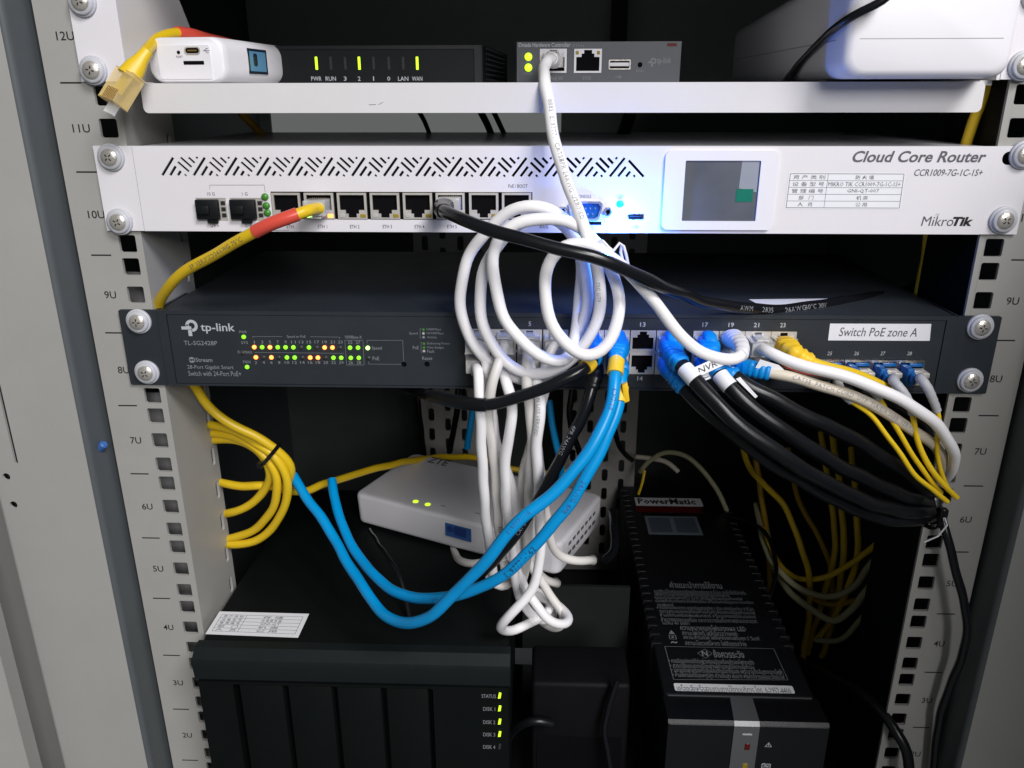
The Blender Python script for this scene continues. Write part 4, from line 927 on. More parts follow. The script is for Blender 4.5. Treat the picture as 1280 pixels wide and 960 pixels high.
stu = sheet(rrect(x0, x1, y0, y1, 1.2), [], .08, (0, 0, UZ+.12), (1, 0, 0), (0, 1, 0), 'service_sticker', 'paper', up_)
utext('เครื่องเสียหรือสอบถามการใช้งานบริการ โทร. 0-2952-4400', 847, 856.8, 989, 865, 'ink_grey', stu, eps=.2)
nb = [atz(x, y, UZ) for x, y in ((793, 622), (875, 622), (878, 633), (796, 632))]
stp = sheet(rrect(nb[0].x, nb[1].x, nb[3].y, nb[0].y, .5), [], .08, (0, 0, UZ+.12), (1, 0, 0), (0, 1, 0), 'name_sticker', 'paper', up_)
utext('PowerMatic', 798, 623.4, 870, 630, 'ink_black', stp, eps=.2, bold=.03)
p0, p1 = atz(796, 640, UZ), atz(876, 634, UZ); sheet(rrect(p0.x, p1.x, p0.y, p1.y), [], .05, (0, 0, UZ+.1), (1, 0, 0), (0, 1, 0), 'name_band', 'red_lens', up_)
p0, p1 = atz(811, 668, UZ), atz(868, 646, UZ); stg = sheet(rrect(p0.x, p1.x+2, p0.y, p1.y), [], .06, (0, 0, UZ+.1), (1, 0, 0), (0, 1, 0), 'spec_label', 'label_dim', up_)
for a_, b_ in ((.06, .46), (.54, .94)):
    wd_ = p1.x+2-p0.x; sheet(rrect(p0.x+wd_*a_, p0.x+wd_*b_, p0.y+4, p1.y-3), [], .04, (0, 0, UZ+.16), (1, 0, 0), (0, 1, 0), 'label_panel', 'label_mid', stg)
for xx in (UX0+8, UX1-20):
    for yy in (20, 300): B().box(xx, xx+12, yy, yy+12, Z0+.05, Z0+3.1).done('foot', 'cable_black_rubber', up_)
# black adapter brick standing between the two boxes, with its lead
bk = thing('power_brick', (25, 45, Z0), 'matt black power adapter standing upright between storage box and battery backup', 'adapter')
B().box(-9.5, 58, 16, 58, Z0+.1, 104, 3, 3).done('housing', 'brick_black', bk); B().box(-6, 54, 15.5, 17, 20, 60, .5, 1).done('rating_plate', 'void', bk)
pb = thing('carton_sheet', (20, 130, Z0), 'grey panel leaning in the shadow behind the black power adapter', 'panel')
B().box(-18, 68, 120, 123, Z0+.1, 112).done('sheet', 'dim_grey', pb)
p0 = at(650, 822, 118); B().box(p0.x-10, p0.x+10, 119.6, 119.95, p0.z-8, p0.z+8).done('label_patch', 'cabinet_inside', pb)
# ================================================================== cables
def port(n):
    x = colx[(n-1)//2]; return (x, (zU0+zU1)/2-1.0) if n % 2 else (x, (zL0+zL1)/2+1.0)
def start(n, y0=-8, y1=-15):
    x, z = port(n); return [Vector((x, y0, z)), Vector((x, y1, z))]
def plug_in(c, n, m='plug_clear', rear=-14.5):
    x, z = port(n); rj_plug(c.root, (x, rear, z), (0, 1, 0), (0, 0, -1 if n % 2 else 1), m, 19)
def blue_boot(c, n, l1=30, m='boot_blue', hump=True, w1=4.3, nr=8, dp=.15):
    x, z = port(n)
    bt = c.part(0, l1, 6, m, 'boot', 20, ribs(6.0, 5.4, w1, w1, nr, dp, .30), 3.0)
    if hump:
        s = 1 if n % 2 else -1
        B().sweep([Vector((x, -4, z+s*4.6)), Vector((x, -8, z+s*6.6)), Vector((x, -13, z+s*6.8)), Vector((x, -18, z+s*4.8)), Vector((x, -20.5, z+s*1.5))], [(2.8, 1.2), (3.6, 2.2), (3.6, 2.6), (3.4, 2.4), (2.2, 1)], 14, up=(0, 0, 1)).done('latch_guard', m, bt, 60)
    rj_plug(c.root, (x, -8, z), (0, 1, 0), (0, 0, -1 if n % 2 else 1), 'plug_clear', 14, tab=False)
    return bt

# --- white coiled patch cable from controller to switch port 19
coil = [Vector((at(692, 75, YC).x, YC-2, at(692, 76, YC).z)), (690, 73, 66), (683, 77, 42), (680, 90, 14), (681.5, 106, -5), (685, 130, -10), (690, 160, -16), (703, 210, -24), (718, 255, -32), (734, 294, -37),
        (745, 325, -37), (750, 352, -36), (750, 380, -34), (745, 405, -34), (734, 428, -33), (716, 449, -32), (694, 465, -31), (672, 470, -30), (652, 465.5, -29), (634, 454, -28), (616, 434, -27), (604, 408, -27), (599, 380, -26), (602, 343, -25), (611, 320, -24), (628, 302, -22), (643, 284, -22), (657, 272, -22), (675, 267, -22),
        (695, 272, -21), (712, 288, -20), (726, 312, -20), (734, 345, -20), (734, 380, -21), (727, 410, -22), (714, 438, -23), (697, 462, -22), (675, 475, -21.5), (654, 476, -21), (635, 470, -20), (614, 457, -20), (596, 434, -19), (580, 408, -19), (574, 380, -19), (577, 350, -19), (586, 318, -19), (602, 295, -20), (622, 276, -22), (639, 262, -24), (654, 256, -26), (672, 256, -27), (691, 261, -27), (707, 272, -25),
        (720, 294, -16), (726, 322, -13), (726, 355, -13), (724, 385, -14), (720, 412, -22), (716, 436, -34), (711, 451, -40), (699, 454.5, -41), (682, 449, -41), (665, 438, -40), (650, 425, -39), (635, 408, -37), (623, 380, -36), (617, 352, -35), (615, 333, -34), (616, 312, -33), (623, 295, -33), (637, 283, -33), (657, 274, -33.5), (676, 271, -34), (695, 272, -34), (711, 276, -34), (726, 285, -34), (740, 296, -30),
        (752, 312, -31), (763, 334, -33), (771.5, 360, -36), (775, 386, -40), (769, 416, -45), (760, 434, -48), (747, 444.5, -49), (732, 446, -49), (717, 440, -49), (702, 427, -48), (689, 408, -47), (682, 380, -46), (680.5, 352, -45), (684, 331, -44), (692, 315, -43.5), (705, 306, -43), (720, 304, -43), (736, 306, -43), (752, 313, -43), (768, 323.5, -43), (785, 338, -43),
        (808, 363, -43), (832, 398, -42), (857, 426, -41), (886, 445, -41), (911, 451.5, -40), (926, 449, -38), (931, 439, -32), (925, 430, -24), (917, 424, -12), (915, 423, -6)]
c = Cable('patch_cable', coil, 3.05, 'cable_white', 'white cable coiled in tied loops hanging from the shelf controller to the switch', smooth=6)
L = c.L[-1]
c.part(L-30, L-1, 5, 'white_plastic', 'boot', 18, lambda u: ((3.6+2.2*u)*(1-.07*(.5+.5*math.cos(u*42))), (3.6+1.7*u)*(1-.07*(.5+.5*math.cos(u*42)))), 2.5)
x, z = port(19); rj_plug(c.root, (x, -8, z), (0, 1, 0), (0, 0, -1), 'plug_clear', 14)
p = c.P[0]; rj_plug(c.root, (p.x, YC-6, p.z), (0, 1, 0), (0, 0, -1), 'plug_clear', 16)
c.part(0, 20, 4.4, 'cable_white', 'boot', 16, lambda u: (5.2-1.9*u, 4.6-1.3*u), 2.4)
c.text('8885  E197771  CAT5E', 684, 128, 2.2, 'ink_mid', rot=.25); c.text('4PR 24AWG UTP', 700, 200, 2.2, 'ink_mid', rot=.2); c.text('VERIFIED', 716, 250, 2.0, 'ink_mid', rot=.2); c.text('75C UTP', 751, 350, 1.9, 'ink_mid', rot=-.3)
# its white tie
p = at(752, 309, -36)
tie = B(); tie.sweep([p+Vector((0, -5, 4)), p+Vector((3, -6.5, 1)), p+Vector((5.5, -4, -1)), p+Vector((8.5, -2.5, 2.5)), p+Vector((10.5, -3, 1)), p+Vector((12, -2.5, -3.5)), p+Vector((13.5, -1, -9)), p+Vector((13.2, 0, -12)), p+Vector((11, -1, -8)), p+Vector((9.3, -2, -2)), p+Vector((9.6, -2, 1.5))], .75, 8)
tie.sweep([p+Vector((-4, 8, -6)), p+Vector((-5, 2, -1.5)), p+Vector((-3, -4, 2.5)), p+Vector((0, -5, 4))], .8, 8); tie.done('cable_tie', 'white_plastic', c.root, 60)

# --- black cable from router port 5 over the switch to the right
r5 = R_eth[5]; px5, pz5 = (r5[0]+r5[1])/2, (r5[2]+r5[3])/2+1
bc = [Vector((px5-2, -9, pz5)), Vector((px5-3, -20, pz5-1)), (562, 266, -34), (577, 274, -44), (600, 283, -50), (621, 290.5, -54), (668, 303, -58), (715, 314, -60), (755, 326, -60), (800, 345, -54), (840, 363.5, -40), (880, 377, -22), (920, 384.5, -8), (965, 387, 4), (1013, 384, 14), (1050, 377, 26), (1090, 372, 46), (1130, 364, 80), (1150, 352, 130)]
c = Cable('patch_cable', bc, 3.15, 'cable_black', 'black printed cable running from the white router across the coil to the right')
c.part(2, 17, 5, 'cable_black', 'boot', 16, lambda u: (5.2-1.6*u, 4.2-.6*u), 2.5)
rj_plug(c.root, (px5, -11, pz5), (0, 1, 0), (0, 0, 1), 'plug_clear', 16)
c.text('AWM', 921, 384, 2.6, 'ink_dim'); c.text('2835', 946, 387, 2.8, 'ink_dim'); c.text('26AWG', 974, 386, 2.8, 'ink_dim'); c.text('60°C 30V', 1004, 384, 2.6, 'ink_dim')

# --- yellow cable with red sleeve from router port 1
r1 = R_eth[1]; px1, pz1 = (r1[0]+r1[1])/2, (r1[2]+r1[3])/2
yc = [Vector((px1+3, -12, pz1)), Vector((px1-1, -16, pz1)), (391, 262, -21), (380, 264, -25), (365, 269, -28), (345, 277, -29), (325, 287, -28), (300, 300, -25), (270, 316.5, -20), (240, 334, -14), (216, 352, -7), (204, 366, -1), (198, 380, 5), (199, 400, 12), (207, 430, 20), (225, 460, 26), (244, 482, 30), (259, 507, 32), (275, 522, 33), (300, 536, 34), (328, 550, 36), (352, 566, 38), (363, 582, 40), (362, 598, 44), (352, 612, 50)]
c = Cable('patch_cable', yc, 2.95, 'cable_yellow', 'yellow cable with a red sleeve from the white router, passing down behind the switch')
a_, b_ = c.near(374, 266), c.near(320, 290); c.part(a_, b_, 3.5, 'red_sleeve', 'sleeve')
rj_plug(c.root, (px1, -13.5, pz1), (0, 1, 0), (0, 0, 1), 'plug_clear', 18)
c.text('24AWG 75°C', 305, 297, 2.4, 'ink_grey', flip=True, rot=.2); c.text('3P VERIFIED', 268, 317, 2.4, 'ink_grey', flip=True, rot=.2)

# --- loose yellow cable with clear plug hanging over the shelf at the left
lp = [(330, 70, 110), (290, 58, 80), (255, 47, 58), (236, 42, 46), (220, 40.5, 38), (206, 44, 28), (193, 52, 14), (183, 63, -2), (176, 74, -12)]
c = Cable('patch_cable', lp, 2.7, 'cable_yellow', 'loose yellow cable with a clear plug dangling over the left shelf edge')
a_ = c.near(224, 41); c.part(8, a_, 3.4, 'red_sleeve', 'sleeve')
p0, p1 = at(177, 74, -14), at(161, 96, -19); dd = (p1-p0).normalized()
B().sweep([p0-dd*5, p0, p0.lerp(p1, .5), p1], [(2.8, 2.8), (3.4, 3.4), (5.0, 3.8), (5.6, 3.9)], 18, e=2.6, up=(0.45, -.8, .35)).done('boot', 'cable_yellow', c.root, 50)
d2 = (at(144, 124, -24)-at(161, 96, -19)).normalized(); pr_ = rj_plug(c.root, p1-dd*1.5, d2, Vector((-.35, -.85, .35)), 'plug_amber', 16.5)
b = B(); sv = d2.cross(Vector((-.35, -.85, .35))).normalized(); uv = sv.cross(d2)
for k in range(8): b.sweep([p1+sv*((k-3.5)*1.0)+uv*.6, p1+d2*10+sv*((k-3.5)*1.02)+uv*1.2], .42, 6)
b.done('wire', 'cable_yellow', pr_, 60)
q_ = p1+d2*17; sdv = d2.cross(Vector((-.35, -.85, .35))).normalized()
B().obox(q_+Vector((-.6, 1.5, -1.2)), sdv*3.2, d2*2.6, sdv.cross(d2)*.7, .2).done('latch_end', 'plug_clear', pr_)

# --- white cables hanging from ports 1 to 8
WL_ = [
 (2, [(598, 462, -24), (598, 478, -28), (600, 511, -30), (602.5, 560, -26), (604.5, 616, -18), (611, 675, -8), (616, 715, 0), (620, 730, 6)], 'cable_white', 'leftmost of the white cables hanging from the switch, straight and clean'),
 (3, [(632, 428, -20), (627, 442, -27), (621, 458, -31), (614.5, 480, -33), (611, 503, -31), (611.5, 530, -27), (615, 560, -22), (620.5, 610, -14), (622.5, 654, -8), (629, 697, -2), (633, 720, 4)], 'cable_dull_white', 'yellowed white cable with black lettering hanging second from the left'),
 (4, [(630, 462, -22), (633, 482, -28), (640, 504, -31), (639.5, 528, -31), (632.5, 570, -27), (631, 600, -23), (635, 647, -16), (641, 690, -10), (645, 728, -4), (655, 757, 0), (672, 775, 6), (690, 776, 12), (694, 764, 20), (682, 750, 28)], 'cable_white', 'white cable with an S bend hanging third from the left below the switch'),
 (5, [(660, 430, -20), (659, 455, -28), (660, 490, -31), (664.5, 540, -28), (664, 580, -22), (661.5, 616, -17), (660.5, 660, -11), (659, 700, -5), (652, 730, 2)], 'cable_dull_white', 'fourth white cable hanging below the switch, beside the lettered one'),
 (6, [(664, 462, -22), (672, 480, -29), (676.5, 498, -33), (674, 530, -33), (670.5, 569, -30), (675, 622, -26), (675.5, 660, -24), (674.5, 700, -23), (666.5, 735, -24), (652, 755, -26), (636, 770, -27), (625.5, 781, -24), (628, 788, -16), (640, 789.5, -8), (660, 780, 0), (680, 770, 6), (690, 758, 14), (680, 745, 24), (664, 735, 30)], 'cable_white', 'white lettered cable hanging fifth and curling into a loop at its bottom'),
 (7, [(690, 430, -18), (684, 450, -20), (672, 490, -20), (668, 530, -19), (674, 580, -14), (680, 620, -8), (684, 655, -2), (690, 683, 4), (703, 697, 10), (722, 701, 14), (734, 701, 20), (740, 700.5, 32), (741, 700, 60), (741, 698, 110)], 'cable_dull_white', 'greyish white cable hanging from the switch and turning right below the terminal'),
 (1, [(602, 428, -17), (608, 450, -20), (613, 500, -20), (619, 545, -18), (626, 575, -14), (638, 600, -10), (643, 640, -6), (648, 700, 0), (655, 735, -6), (668, 752, -12), (684, 774, -14), (702, 783, -12), (713, 776, -4), (707, 764, 6), (690, 752, 16), (672, 745, 22), (655, 738, 26)], 'cable_white', 'white cable hanging behind the others and curling to the right at the bottom'),
 (8, [(690, 462, -16), (680, 490, -16), (668, 540, -14), (652, 600, -8), (652, 660, -2), (660, 700, 6), (677, 727, 10), (695, 755, 8), (708, 774, 4), (700, 786, 6), (684, 782, 14), (668, 768, 24)], 'cable_dull_white', 'dull white cable crossing behind the bundle to its lower right end'),
]
for n_, pts, m_, lab in WL_:
    c = Cable('patch_cable', start(n_, -8, -14)+pts, 2.95 if m_ == 'cable_white' else 2.8, m_, lab, group='white cables hanging below the switch')
    plug_in(c, n_)
    if n_ == 3: c.text('LINE ENHANCED CAT5E', 622.6, 654, 2.1, 'ink_black', flip=True, rot=.35)
    if n_ == 6: c.text('N USS VERIFIED', 676, 500, 2.0, 'ink_mid', rot=-.3)
c = Cable('patch_cable', [(604, 700, 10), (610, 722, 4), (620, 734, 2), (634, 733, 6), (645, 722, 14), (650, 705, 24), (650, 690, 36)], 2.8, 'cable_dull_white', 'short bend of white cable below the terminal at the bundle bottom')
c = Cable('patch_cable', [(560, 670, 130), (567, 690, 96), (577, 702, 76), (590, 706, 68), (604, 703, 70), (618, 692, 100)], 2.8, 'cable_dull_white', 'white cable loop peeking out under the front of the terminal')
c = Cable('patch_cable', [(664, 700, 52), (672, 716, 38), (683, 726, 34), (694, 729, 42), (695, 728, 70), (694, 726, 100)], 2.8, 'cable_dull_white', 'white cable stub just below the right corner of the terminal')

# --- blue pair
b1 = start(11, -6, -16)+[(772, 438, -28), (770.5, 458, -38), (768.5, 480, -46), (764, 503, -52), (757, 526, -57), (745, 551, -61), (714, 594, -66), (676, 629, -70), (645, 655, -72), (615, 692, -72), (590, 720, -70), (571, 740, -68), (545, 765, -64), (517, 779, -56), (490, 775, -44), (471, 759, -32), (443, 717, -8), (420, 678, 14), (398, 642, 30), (376, 611, 44), (366, 594, 52)]
c = Cable('patch_cable', b1, 3.25, 'cable_blue', 'blue cable with yellow clip making the lower, sharper loop over the storage box')
blue_boot(c, 11, 30)
a_ = c.near(771, 458); c.part(a_-5, a_+5, 4.2, 'clip_yellow', 'cable_clip'); c.text('E197771-16', 661, 642, 2.2, 'ink_blue', flip=True, rot=-.2); c.text('ETIDC9', 768, 486, 2.3, 'ink_blue', flip=True)
b2 = start(12, -6, -16)+[(777, 460, -26), (778, 474, -32), (776, 492, -37), (769, 518, -42), (758, 547, -46), (739, 586, -50), (714, 626, -53), (683, 666, -54), (651, 700, -53), (620, 725, -50), (584, 740.5, -44), (540, 748.5, -34), (502, 743, -20), (474, 726, -4), (456, 706, 10), (438, 678, 28), (427, 655, 40), (418, 625, 56), (415, 600, 70)]
c = Cable('patch_cable', b2, 3.25, 'cable_blue', 'blue cable lettered in black making the upper, shallower loop below the switch')
blue_boot(c, 12, 22, hump=False)
a_ = c.near(776, 490); c.part(a_-4, a_+4, 4.3, 'clip_yellow', 'cable_clip')
pq = c.pos(a_)[0]; B().obox(pq+Vector((2.5, -3, 2)), (1.4, 0, .6), (0, 1.6, 0), (-.8, 0, 5), .4).done('clip_lug', 'clip_yellow', c.root)
c.text('24AWG 4PR', 728, 603, 2.6, 'ink_blue', flip=False, rot=0); c.text('E197771-162', 671, 681, 3.1, 'ink_black', flip=True, rot=0); c.text('ETL VERIFIED', 575, 743, 2.3, 'ink_blue', flip=True, rot=0)

# --- black cable with yellow clip, port 9
k1 = start(9, -6, -16)+[(744, 446, -30), (737, 457, -38), (714, 469, -42), (690, 481, -42), (667, 490.5, -42), (640, 500, -40), (606, 506, -37), (585, 504.5, -32), (555, 499, -20), (528, 492, 0), (512, 487, 25), (505, 482, 60)]
c = Cable('patch_cable', k1, 3.2, 'cable_black', 'black cable with yellow clip bending left just below the switch')
blue_boot(c, 9, 26); a_ = c.near(737, 457); c.part(a_-2.6, a_+2.2, 4.0, 'clip_yellow', 'cable_clip')
a_ = c.near(604, 506); c.part(a_, c.near(540, 495), 3.7, 'cable_black_rubber', 'shrink_sleeve')
k2 = start(10, -6, -16)+[(746, 462, -26), (743, 476, -31), (738, 494, -34), (731, 512, -36), (714, 548, -39), (692, 591, -41), (670, 629, -42), (640, 675, -40), (618, 700, -34), (600, 718, -26), (585, 726, -10)]
c = Cable('patch_cable', k2, 3.2, 'cable_black', 'glossy black cable running diagonally down behind the blue pair')
c.part(0, 30, 5, 'cable_black_rubber', 'boot', 18, ribs(5.8, 5.0, 4.0, 4.0, 6, .16, .3), 2.4); x, z = port(10); rj_plug(c.root, (x, -8, z), (0, 1, 0), (0, 0, 1), 'plug_clear', 14)
c.text('4PR 24AWG', 722, 530, 2.2, 'ink_dim', rot=-.5); c.text('CAT 6', 655, 651, 2.2, 'ink_dim', flip=True)

# --- four thick black cables with white wraps, ports 15 to 18
KS = [
 (15, [(841, 440, -30), (848, 453, -38), (857, 463, -43), (868, 474, -47), (889, 499, -54), (920, 528, -60), (959, 557, -62), (1010, 590, -58), (1060, 617, -48), (1105, 634, -34), (1140, 640, -20), (1166, 636, -2), (1182, 626, 18)], 'thick black cable with white wrap from port 15, nearest below the others', (862, 468)),
 (16, [(838, 460, -26), (846, 470, -32), (855, 482, -37), (866, 495, -42), (890, 520, -47), (930, 552, -50), (975, 584, -50), (1030, 616, -44), (1085, 642, -32), (1130, 651, -18), (1162, 645, 0), (1182, 636, 20)], 'thick black cable lowest in the bundle, coming from the lower blue boot', (850, 477)),
 (17, [(884, 438, -26), (892, 456, -33), (899, 470, -39), (912, 484, -44), (926, 500, -48), (945, 514, -50), (974, 534, -52), (1034, 574, -48), (1093, 604, -36), (1135, 621, -22), (1162, 628, -4), (1182, 618, 14)], 'thick black cable with white wrap in the middle of the bundle below the port labels', (903, 477)),
 (18, [(889, 458, -22), (900, 461, -30), (908, 465, -35), (919, 472, -38), (934, 482, -41), (960, 497, -43), (1000, 516, -43), (1045, 538, -40), (1090, 562, -32), (1130, 590, -22), (1156, 614, -8), (1180, 608, 10)], 'uppermost thick black cable of the bundle sweeping to the right rail', (911, 468)),
]
for n_, pts, lab, wp in KS:
    c = Cable('patch_cable', start(n_, -6, -16)+pts, 4.0, 'cable_black_rubber', lab, group='thick black cables sweeping right', wav=1.1)
    blue_boot(c, n_, 35, hump=n_ % 2 == 1, w1=4.8)
    a_ = c.near(*wp); c.part(a_-4.2, a_+4.2, 4.35, 'paper', 'wrap_label')
    if n_ in (15, 16):                       # paper flags of the wrap labels
        pq, tq = c.pos(a_); s_ = 'NVR' if n_ == 15 else 'CT 1'
        O_ = pq+(Vector((2.2, -2, -1.6)) if n_ == 15 else Vector((7.5, -5, .6))); X_ = Vector((16.5, 6, 5.8)) if n_ == 15 else Vector((18, 3, 6.6)); Y_ = Vector((-1.4, 1, 5.0))
        fl = B(); fl.prism([O_, O_+X_, O_+X_+Y_, O_+Y_], X_.cross(Y_).normalized()*-.15); fl = fl.done('label_flag', 'paper', c.root, 0)
        text(s_, O_+X_*.17+Y_*.2, X_*.58, Y_*.6, 'ink_black', fl, eps=.12)
    if n_ == 17:
        pq, tq = c.pos(a_+2); O_ = pq+Vector((4, -1, 3)); fl = B(); fl.prism([O_, O_+Vector((9, -6, -8)), O_+Vector((10, -6, -7)), O_+Vector((2, 0, 1))], (0, .2, .1)); fl.done('label_flag', 'paper', c.root, 0)
    if n_ == 18:
        pq, tq = c.pos(a_+2); O_ = pq+Vector((14, 6, 2)); fl = B(); fl.prism([O_, O_+Vector((18, 0, -3.5)), O_+Vector((12, 0, 1.6)), O_+Vector((2, 0, 4.6))], (0, .2, 0)); fl.done('label_flag', 'paper', c.root, 0)
# dark strap where the bundle meets the right rail
p = at(1163, 632, -6)
t = thing('cable_tie', p, 'black tie gathering the thick black cables at the right rail', 'cable tie')
b = B(); R_ = 13.5; b.sweep([p+Vector((2*math.sin(2*a), R_*math.sin(a)*.9, R_*math.cos(a))) for a in [2*math.pi*k/24 for k in range(25)]], [(1.6, .7)]*25, 8, e=4, caps=False); b.done('strap', 'cable_black', t, 60)
B().box(p.x-2.2, p.x+2.2, p.y-R_-3, p.y-R_+1, p.z+1, p.z+6, .5, 1).done('buckle', 'cable_black', t)
B().sweep([p+Vector((0, -R_-1, 3)), p+Vector((2, -R_-4, -3)), p+Vector((-3, -R_-6, -9)), p+Vector((-10, -R_-6, -13))], .5, 6).done('tail', 'nylon', t)

# --- right-hand light cables
rw1 = start(21, -8, -16)+[(953, 436, -22), (974, 448, -28), (1004, 456.5, -32), (1034, 464, -35), (1065, 474, -37), (1093, 484.5, -38), (1137, 505, -38), (1172, 532, -34), (1190, 560, -27), (1193, 580, -18), (1183, 597, -6), (1168, 600, 12)]
c = Cable('patch_cable', rw1, 3.1, 'cable_white', 'white cable arching over to the right rail from the clear plug'); plug_in(c, 21, rear=-15)
rw2 = start(20, -6, -16)+[(930, 456, -22), (945, 462, -26), (962, 467, -29), (990, 472, -31), (1019, 479.5, -32), (1050, 489, -33), (1078, 500, -33), (1105, 515, -32), (1131, 531, -29), (1160, 550, -24), (1177, 570, -18), (1178, 590, -8), (1166, 602, 8)]
c = Cable('patch_cable', rw2, 2.9, 'cable_cream', 'cream lettered cable with blue boot just under the white arching one')
blue_boot(c, 20, c.near(962, 467)); c.text('CAT5E  PATCH CORD  UTP  TIA/EIA 568B  VERIFIED', 990, 472, 2.2, 'ink_mid', rot=.1)
rw3 = start(23, -6, -16)+[(985, 436, -22), (1000, 446, -26), (1016, 453, -27), (1040, 460, -26), (1080, 473, -24), (1115, 489, -20), (1145, 512, -12), (1160, 540, 0), (1166, 565, 14)]
c = Cable('patch_cable', rw3, 2.9, 'cable_yellow', 'yellow cable with fat ribbed yellow boot from the last copper port')
blue_boot(c, 23, c.near(1018, 454), 'clip_yellow', hump=False, w1=4.0, nr=5, dp=.17)
c = Cable('patch_cable', start(22, -8, -14)+[(960, 460, -16), (1000, 474, -18), (1040, 480, -19), (1066, 487, -19), (1100, 498, -19), (1138, 514, -16), (1160, 540, -8), (1168, 570, 6)], 3.0, 'cable_black', 'black cable showing between the white and the cream one at right'); plug_in(c, 22)
c = Cable('patch_cable', start(24, -8, -13)+[(1000, 470, -15), (1050, 468, -17), (1078, 472, -17), (1110, 486, -16), (1140, 508, -10), (1160, 540, 4)], 1.5, 'red_sleeve', 'thin red cable mostly hidden behind the white arching cable at right')

# --- fibre jumpers
FB = [
 (0, [(1043, 474, -24), (1050, 492, -30), (1068, 503, -32), (1085, 515, -31), (1107, 542, -33), (1135, 582, -34), (1150, 600, -33), (1168, 614, -31), (1184, 627, -28)], 'leftmost yellow fibre lead falling to the right rail'),
 (1, [(1078, 474, -26), (1092, 490, -30), (1106, 508, -31), (1120, 532, -31), (1140, 570, -32), (1155, 590, -31), (1166, 604, -29), (1176, 616, -24)], 'second yellow fibre lead from the left, ending behind the first'),
 (2, [(1112, 474, -26), (1130, 487, -30), (1138, 505, -30), (1144, 540, -30), (1150, 562, -31), (1160, 582, -32), (1178, 604, -31), (1196, 622, -28)], 'third yellow fibre lead crossing over the others near the rail'),
 (3, [(1147, 472, -26), (1160, 480, -30), (1165, 495, -30), (1172, 515, -29), (1174, 540, -27), (1170, 565, -24), (1176, 590, -22), (1185, 612, -20)], 'rightmost yellow fibre lead with bent grey boot'),
]
for i, pts, lab in FB:
    x = sfpx[i]; zc = (zS0+zS1)/2
    c = Cable('fibre_lead', [Vector((x+1.5, -10, zc)), Vector((x+1.5, -17, zc))]+pts, 1.35 if i != 2 else 1.5, 'fibre_yellow', lab, 'fibre lead', 'yellow fibre leads at the right of the switch')
    c.part(4, 4+(34 if i > 1 else 24), 2.6, 'lc_boot', 'boot', 14, lambda u: ((2.9-.7*u)*(1-.06*(.5+.5*math.cos(u*60))), (2.9-.7*u)*(1-.06*(.5+.5*math.cos(u*60)))))
    cn = B().box(x-5.8, x-2.0, -13.0, -1, zc-5.4, zS1-2.4, .6, 2).done('connector', 'lc_blue', c.root)
    B().box(x-1.5, x+6.0, -4.2, -1, zS1-3.8, zS1-2.0, .4, 2).done('bail', 'lc_blue', cn); B().box(x-5.0, x-2.4, -17, -14.2, zc-3.0, zc+3, .6, 2).done('release_tab', 'lc_blue', cn)
    B().box(x-1.4, x+6.6, -12.5, -3, zc-.6, zc+2.4, .6, 2).done('connector_shell', 'shield', cn); B().box(x-1.4, x+6.2, -11.5, -3, zc-5.2, zc-.9, .5, 1).done('connector_shell', 'shield', cn)

# --- yellow bundle at the left
YB_ = [
 ([(262, 531, 52), (275, 533, 50), (300, 541, 44), (322, 556, 38), (340, 566, 36), (352, 582, 36), (360, 602, 37), (357, 628, 40), (345, 655, 44), (325, 673, 48), (300, 681, 52), (280, 680, 56)], 'yellow cable forming the outer bottom loop of the bundle at left rail'),
 ([(262, 541, 54), (280, 543, 50), (305, 550, 44), (328, 566, 38), (342, 584, 37), (346, 605, 38), (343, 632, 42), (327, 655, 47), (303, 669, 52), (280, 675, 57)], 'yellow cable forming the inner bottom loop of the bundle at left rail'),
 ([(264, 550, 55), (285, 549, 50), (308, 553, 45), (332, 571, 40), (338, 590, 41), (330, 614, 46), (308, 634, 50), (288, 641, 54), (276, 643, 60)], 'yellow cable turning back to the middle rail slot at left'),
 ([(270, 602, 58), (290, 606, 52), (312, 608, 48), (338, 607, 48), (360, 613, 56), (380, 614, 70), (404, 606, 90), (440, 594, 120), (480, 583, 150), (520, 575, 190), (560, 571, 230), (600, 573, 255), (640, 586, 260), (680, 592, 262), (705, 588, 270)], 'long yellow cable crossing the rack behind the white terminal'),
]
for pts, lab in YB_: Cable('patch_cable', pts, 2.85, 'cable_yellow', lab, group='yellow cables tied at the left rail')
p = at(337, 567, 36)
t = thing('cable_tie', p, 'black tie around the yellow cable bundle at the left', 'cable tie')
d_ = (at(350, 580, 36)-at(322, 556, 38)).normalized(); s1 = d_.cross(Vector((0, 1, 0))).normalized(); b = B()
b.sweep([p+s1*(8.5*math.cos(a))+Vector((0, 7.5*math.sin(a), 0))+d_*1.0 for a in [2*math.pi*k/24 for k in range(25)]], [(1.3, .7)]*25, 8, e=4, caps=False); b.done('strap', 'cable_black', t, 60)
B().obox(p-s1*8.5+Vector((0, -4, 0)), (1.6, 0, 0), (0, 2.2, 0), (0, 0, 1.8), .4).done('buckle', 'cable_black', t)

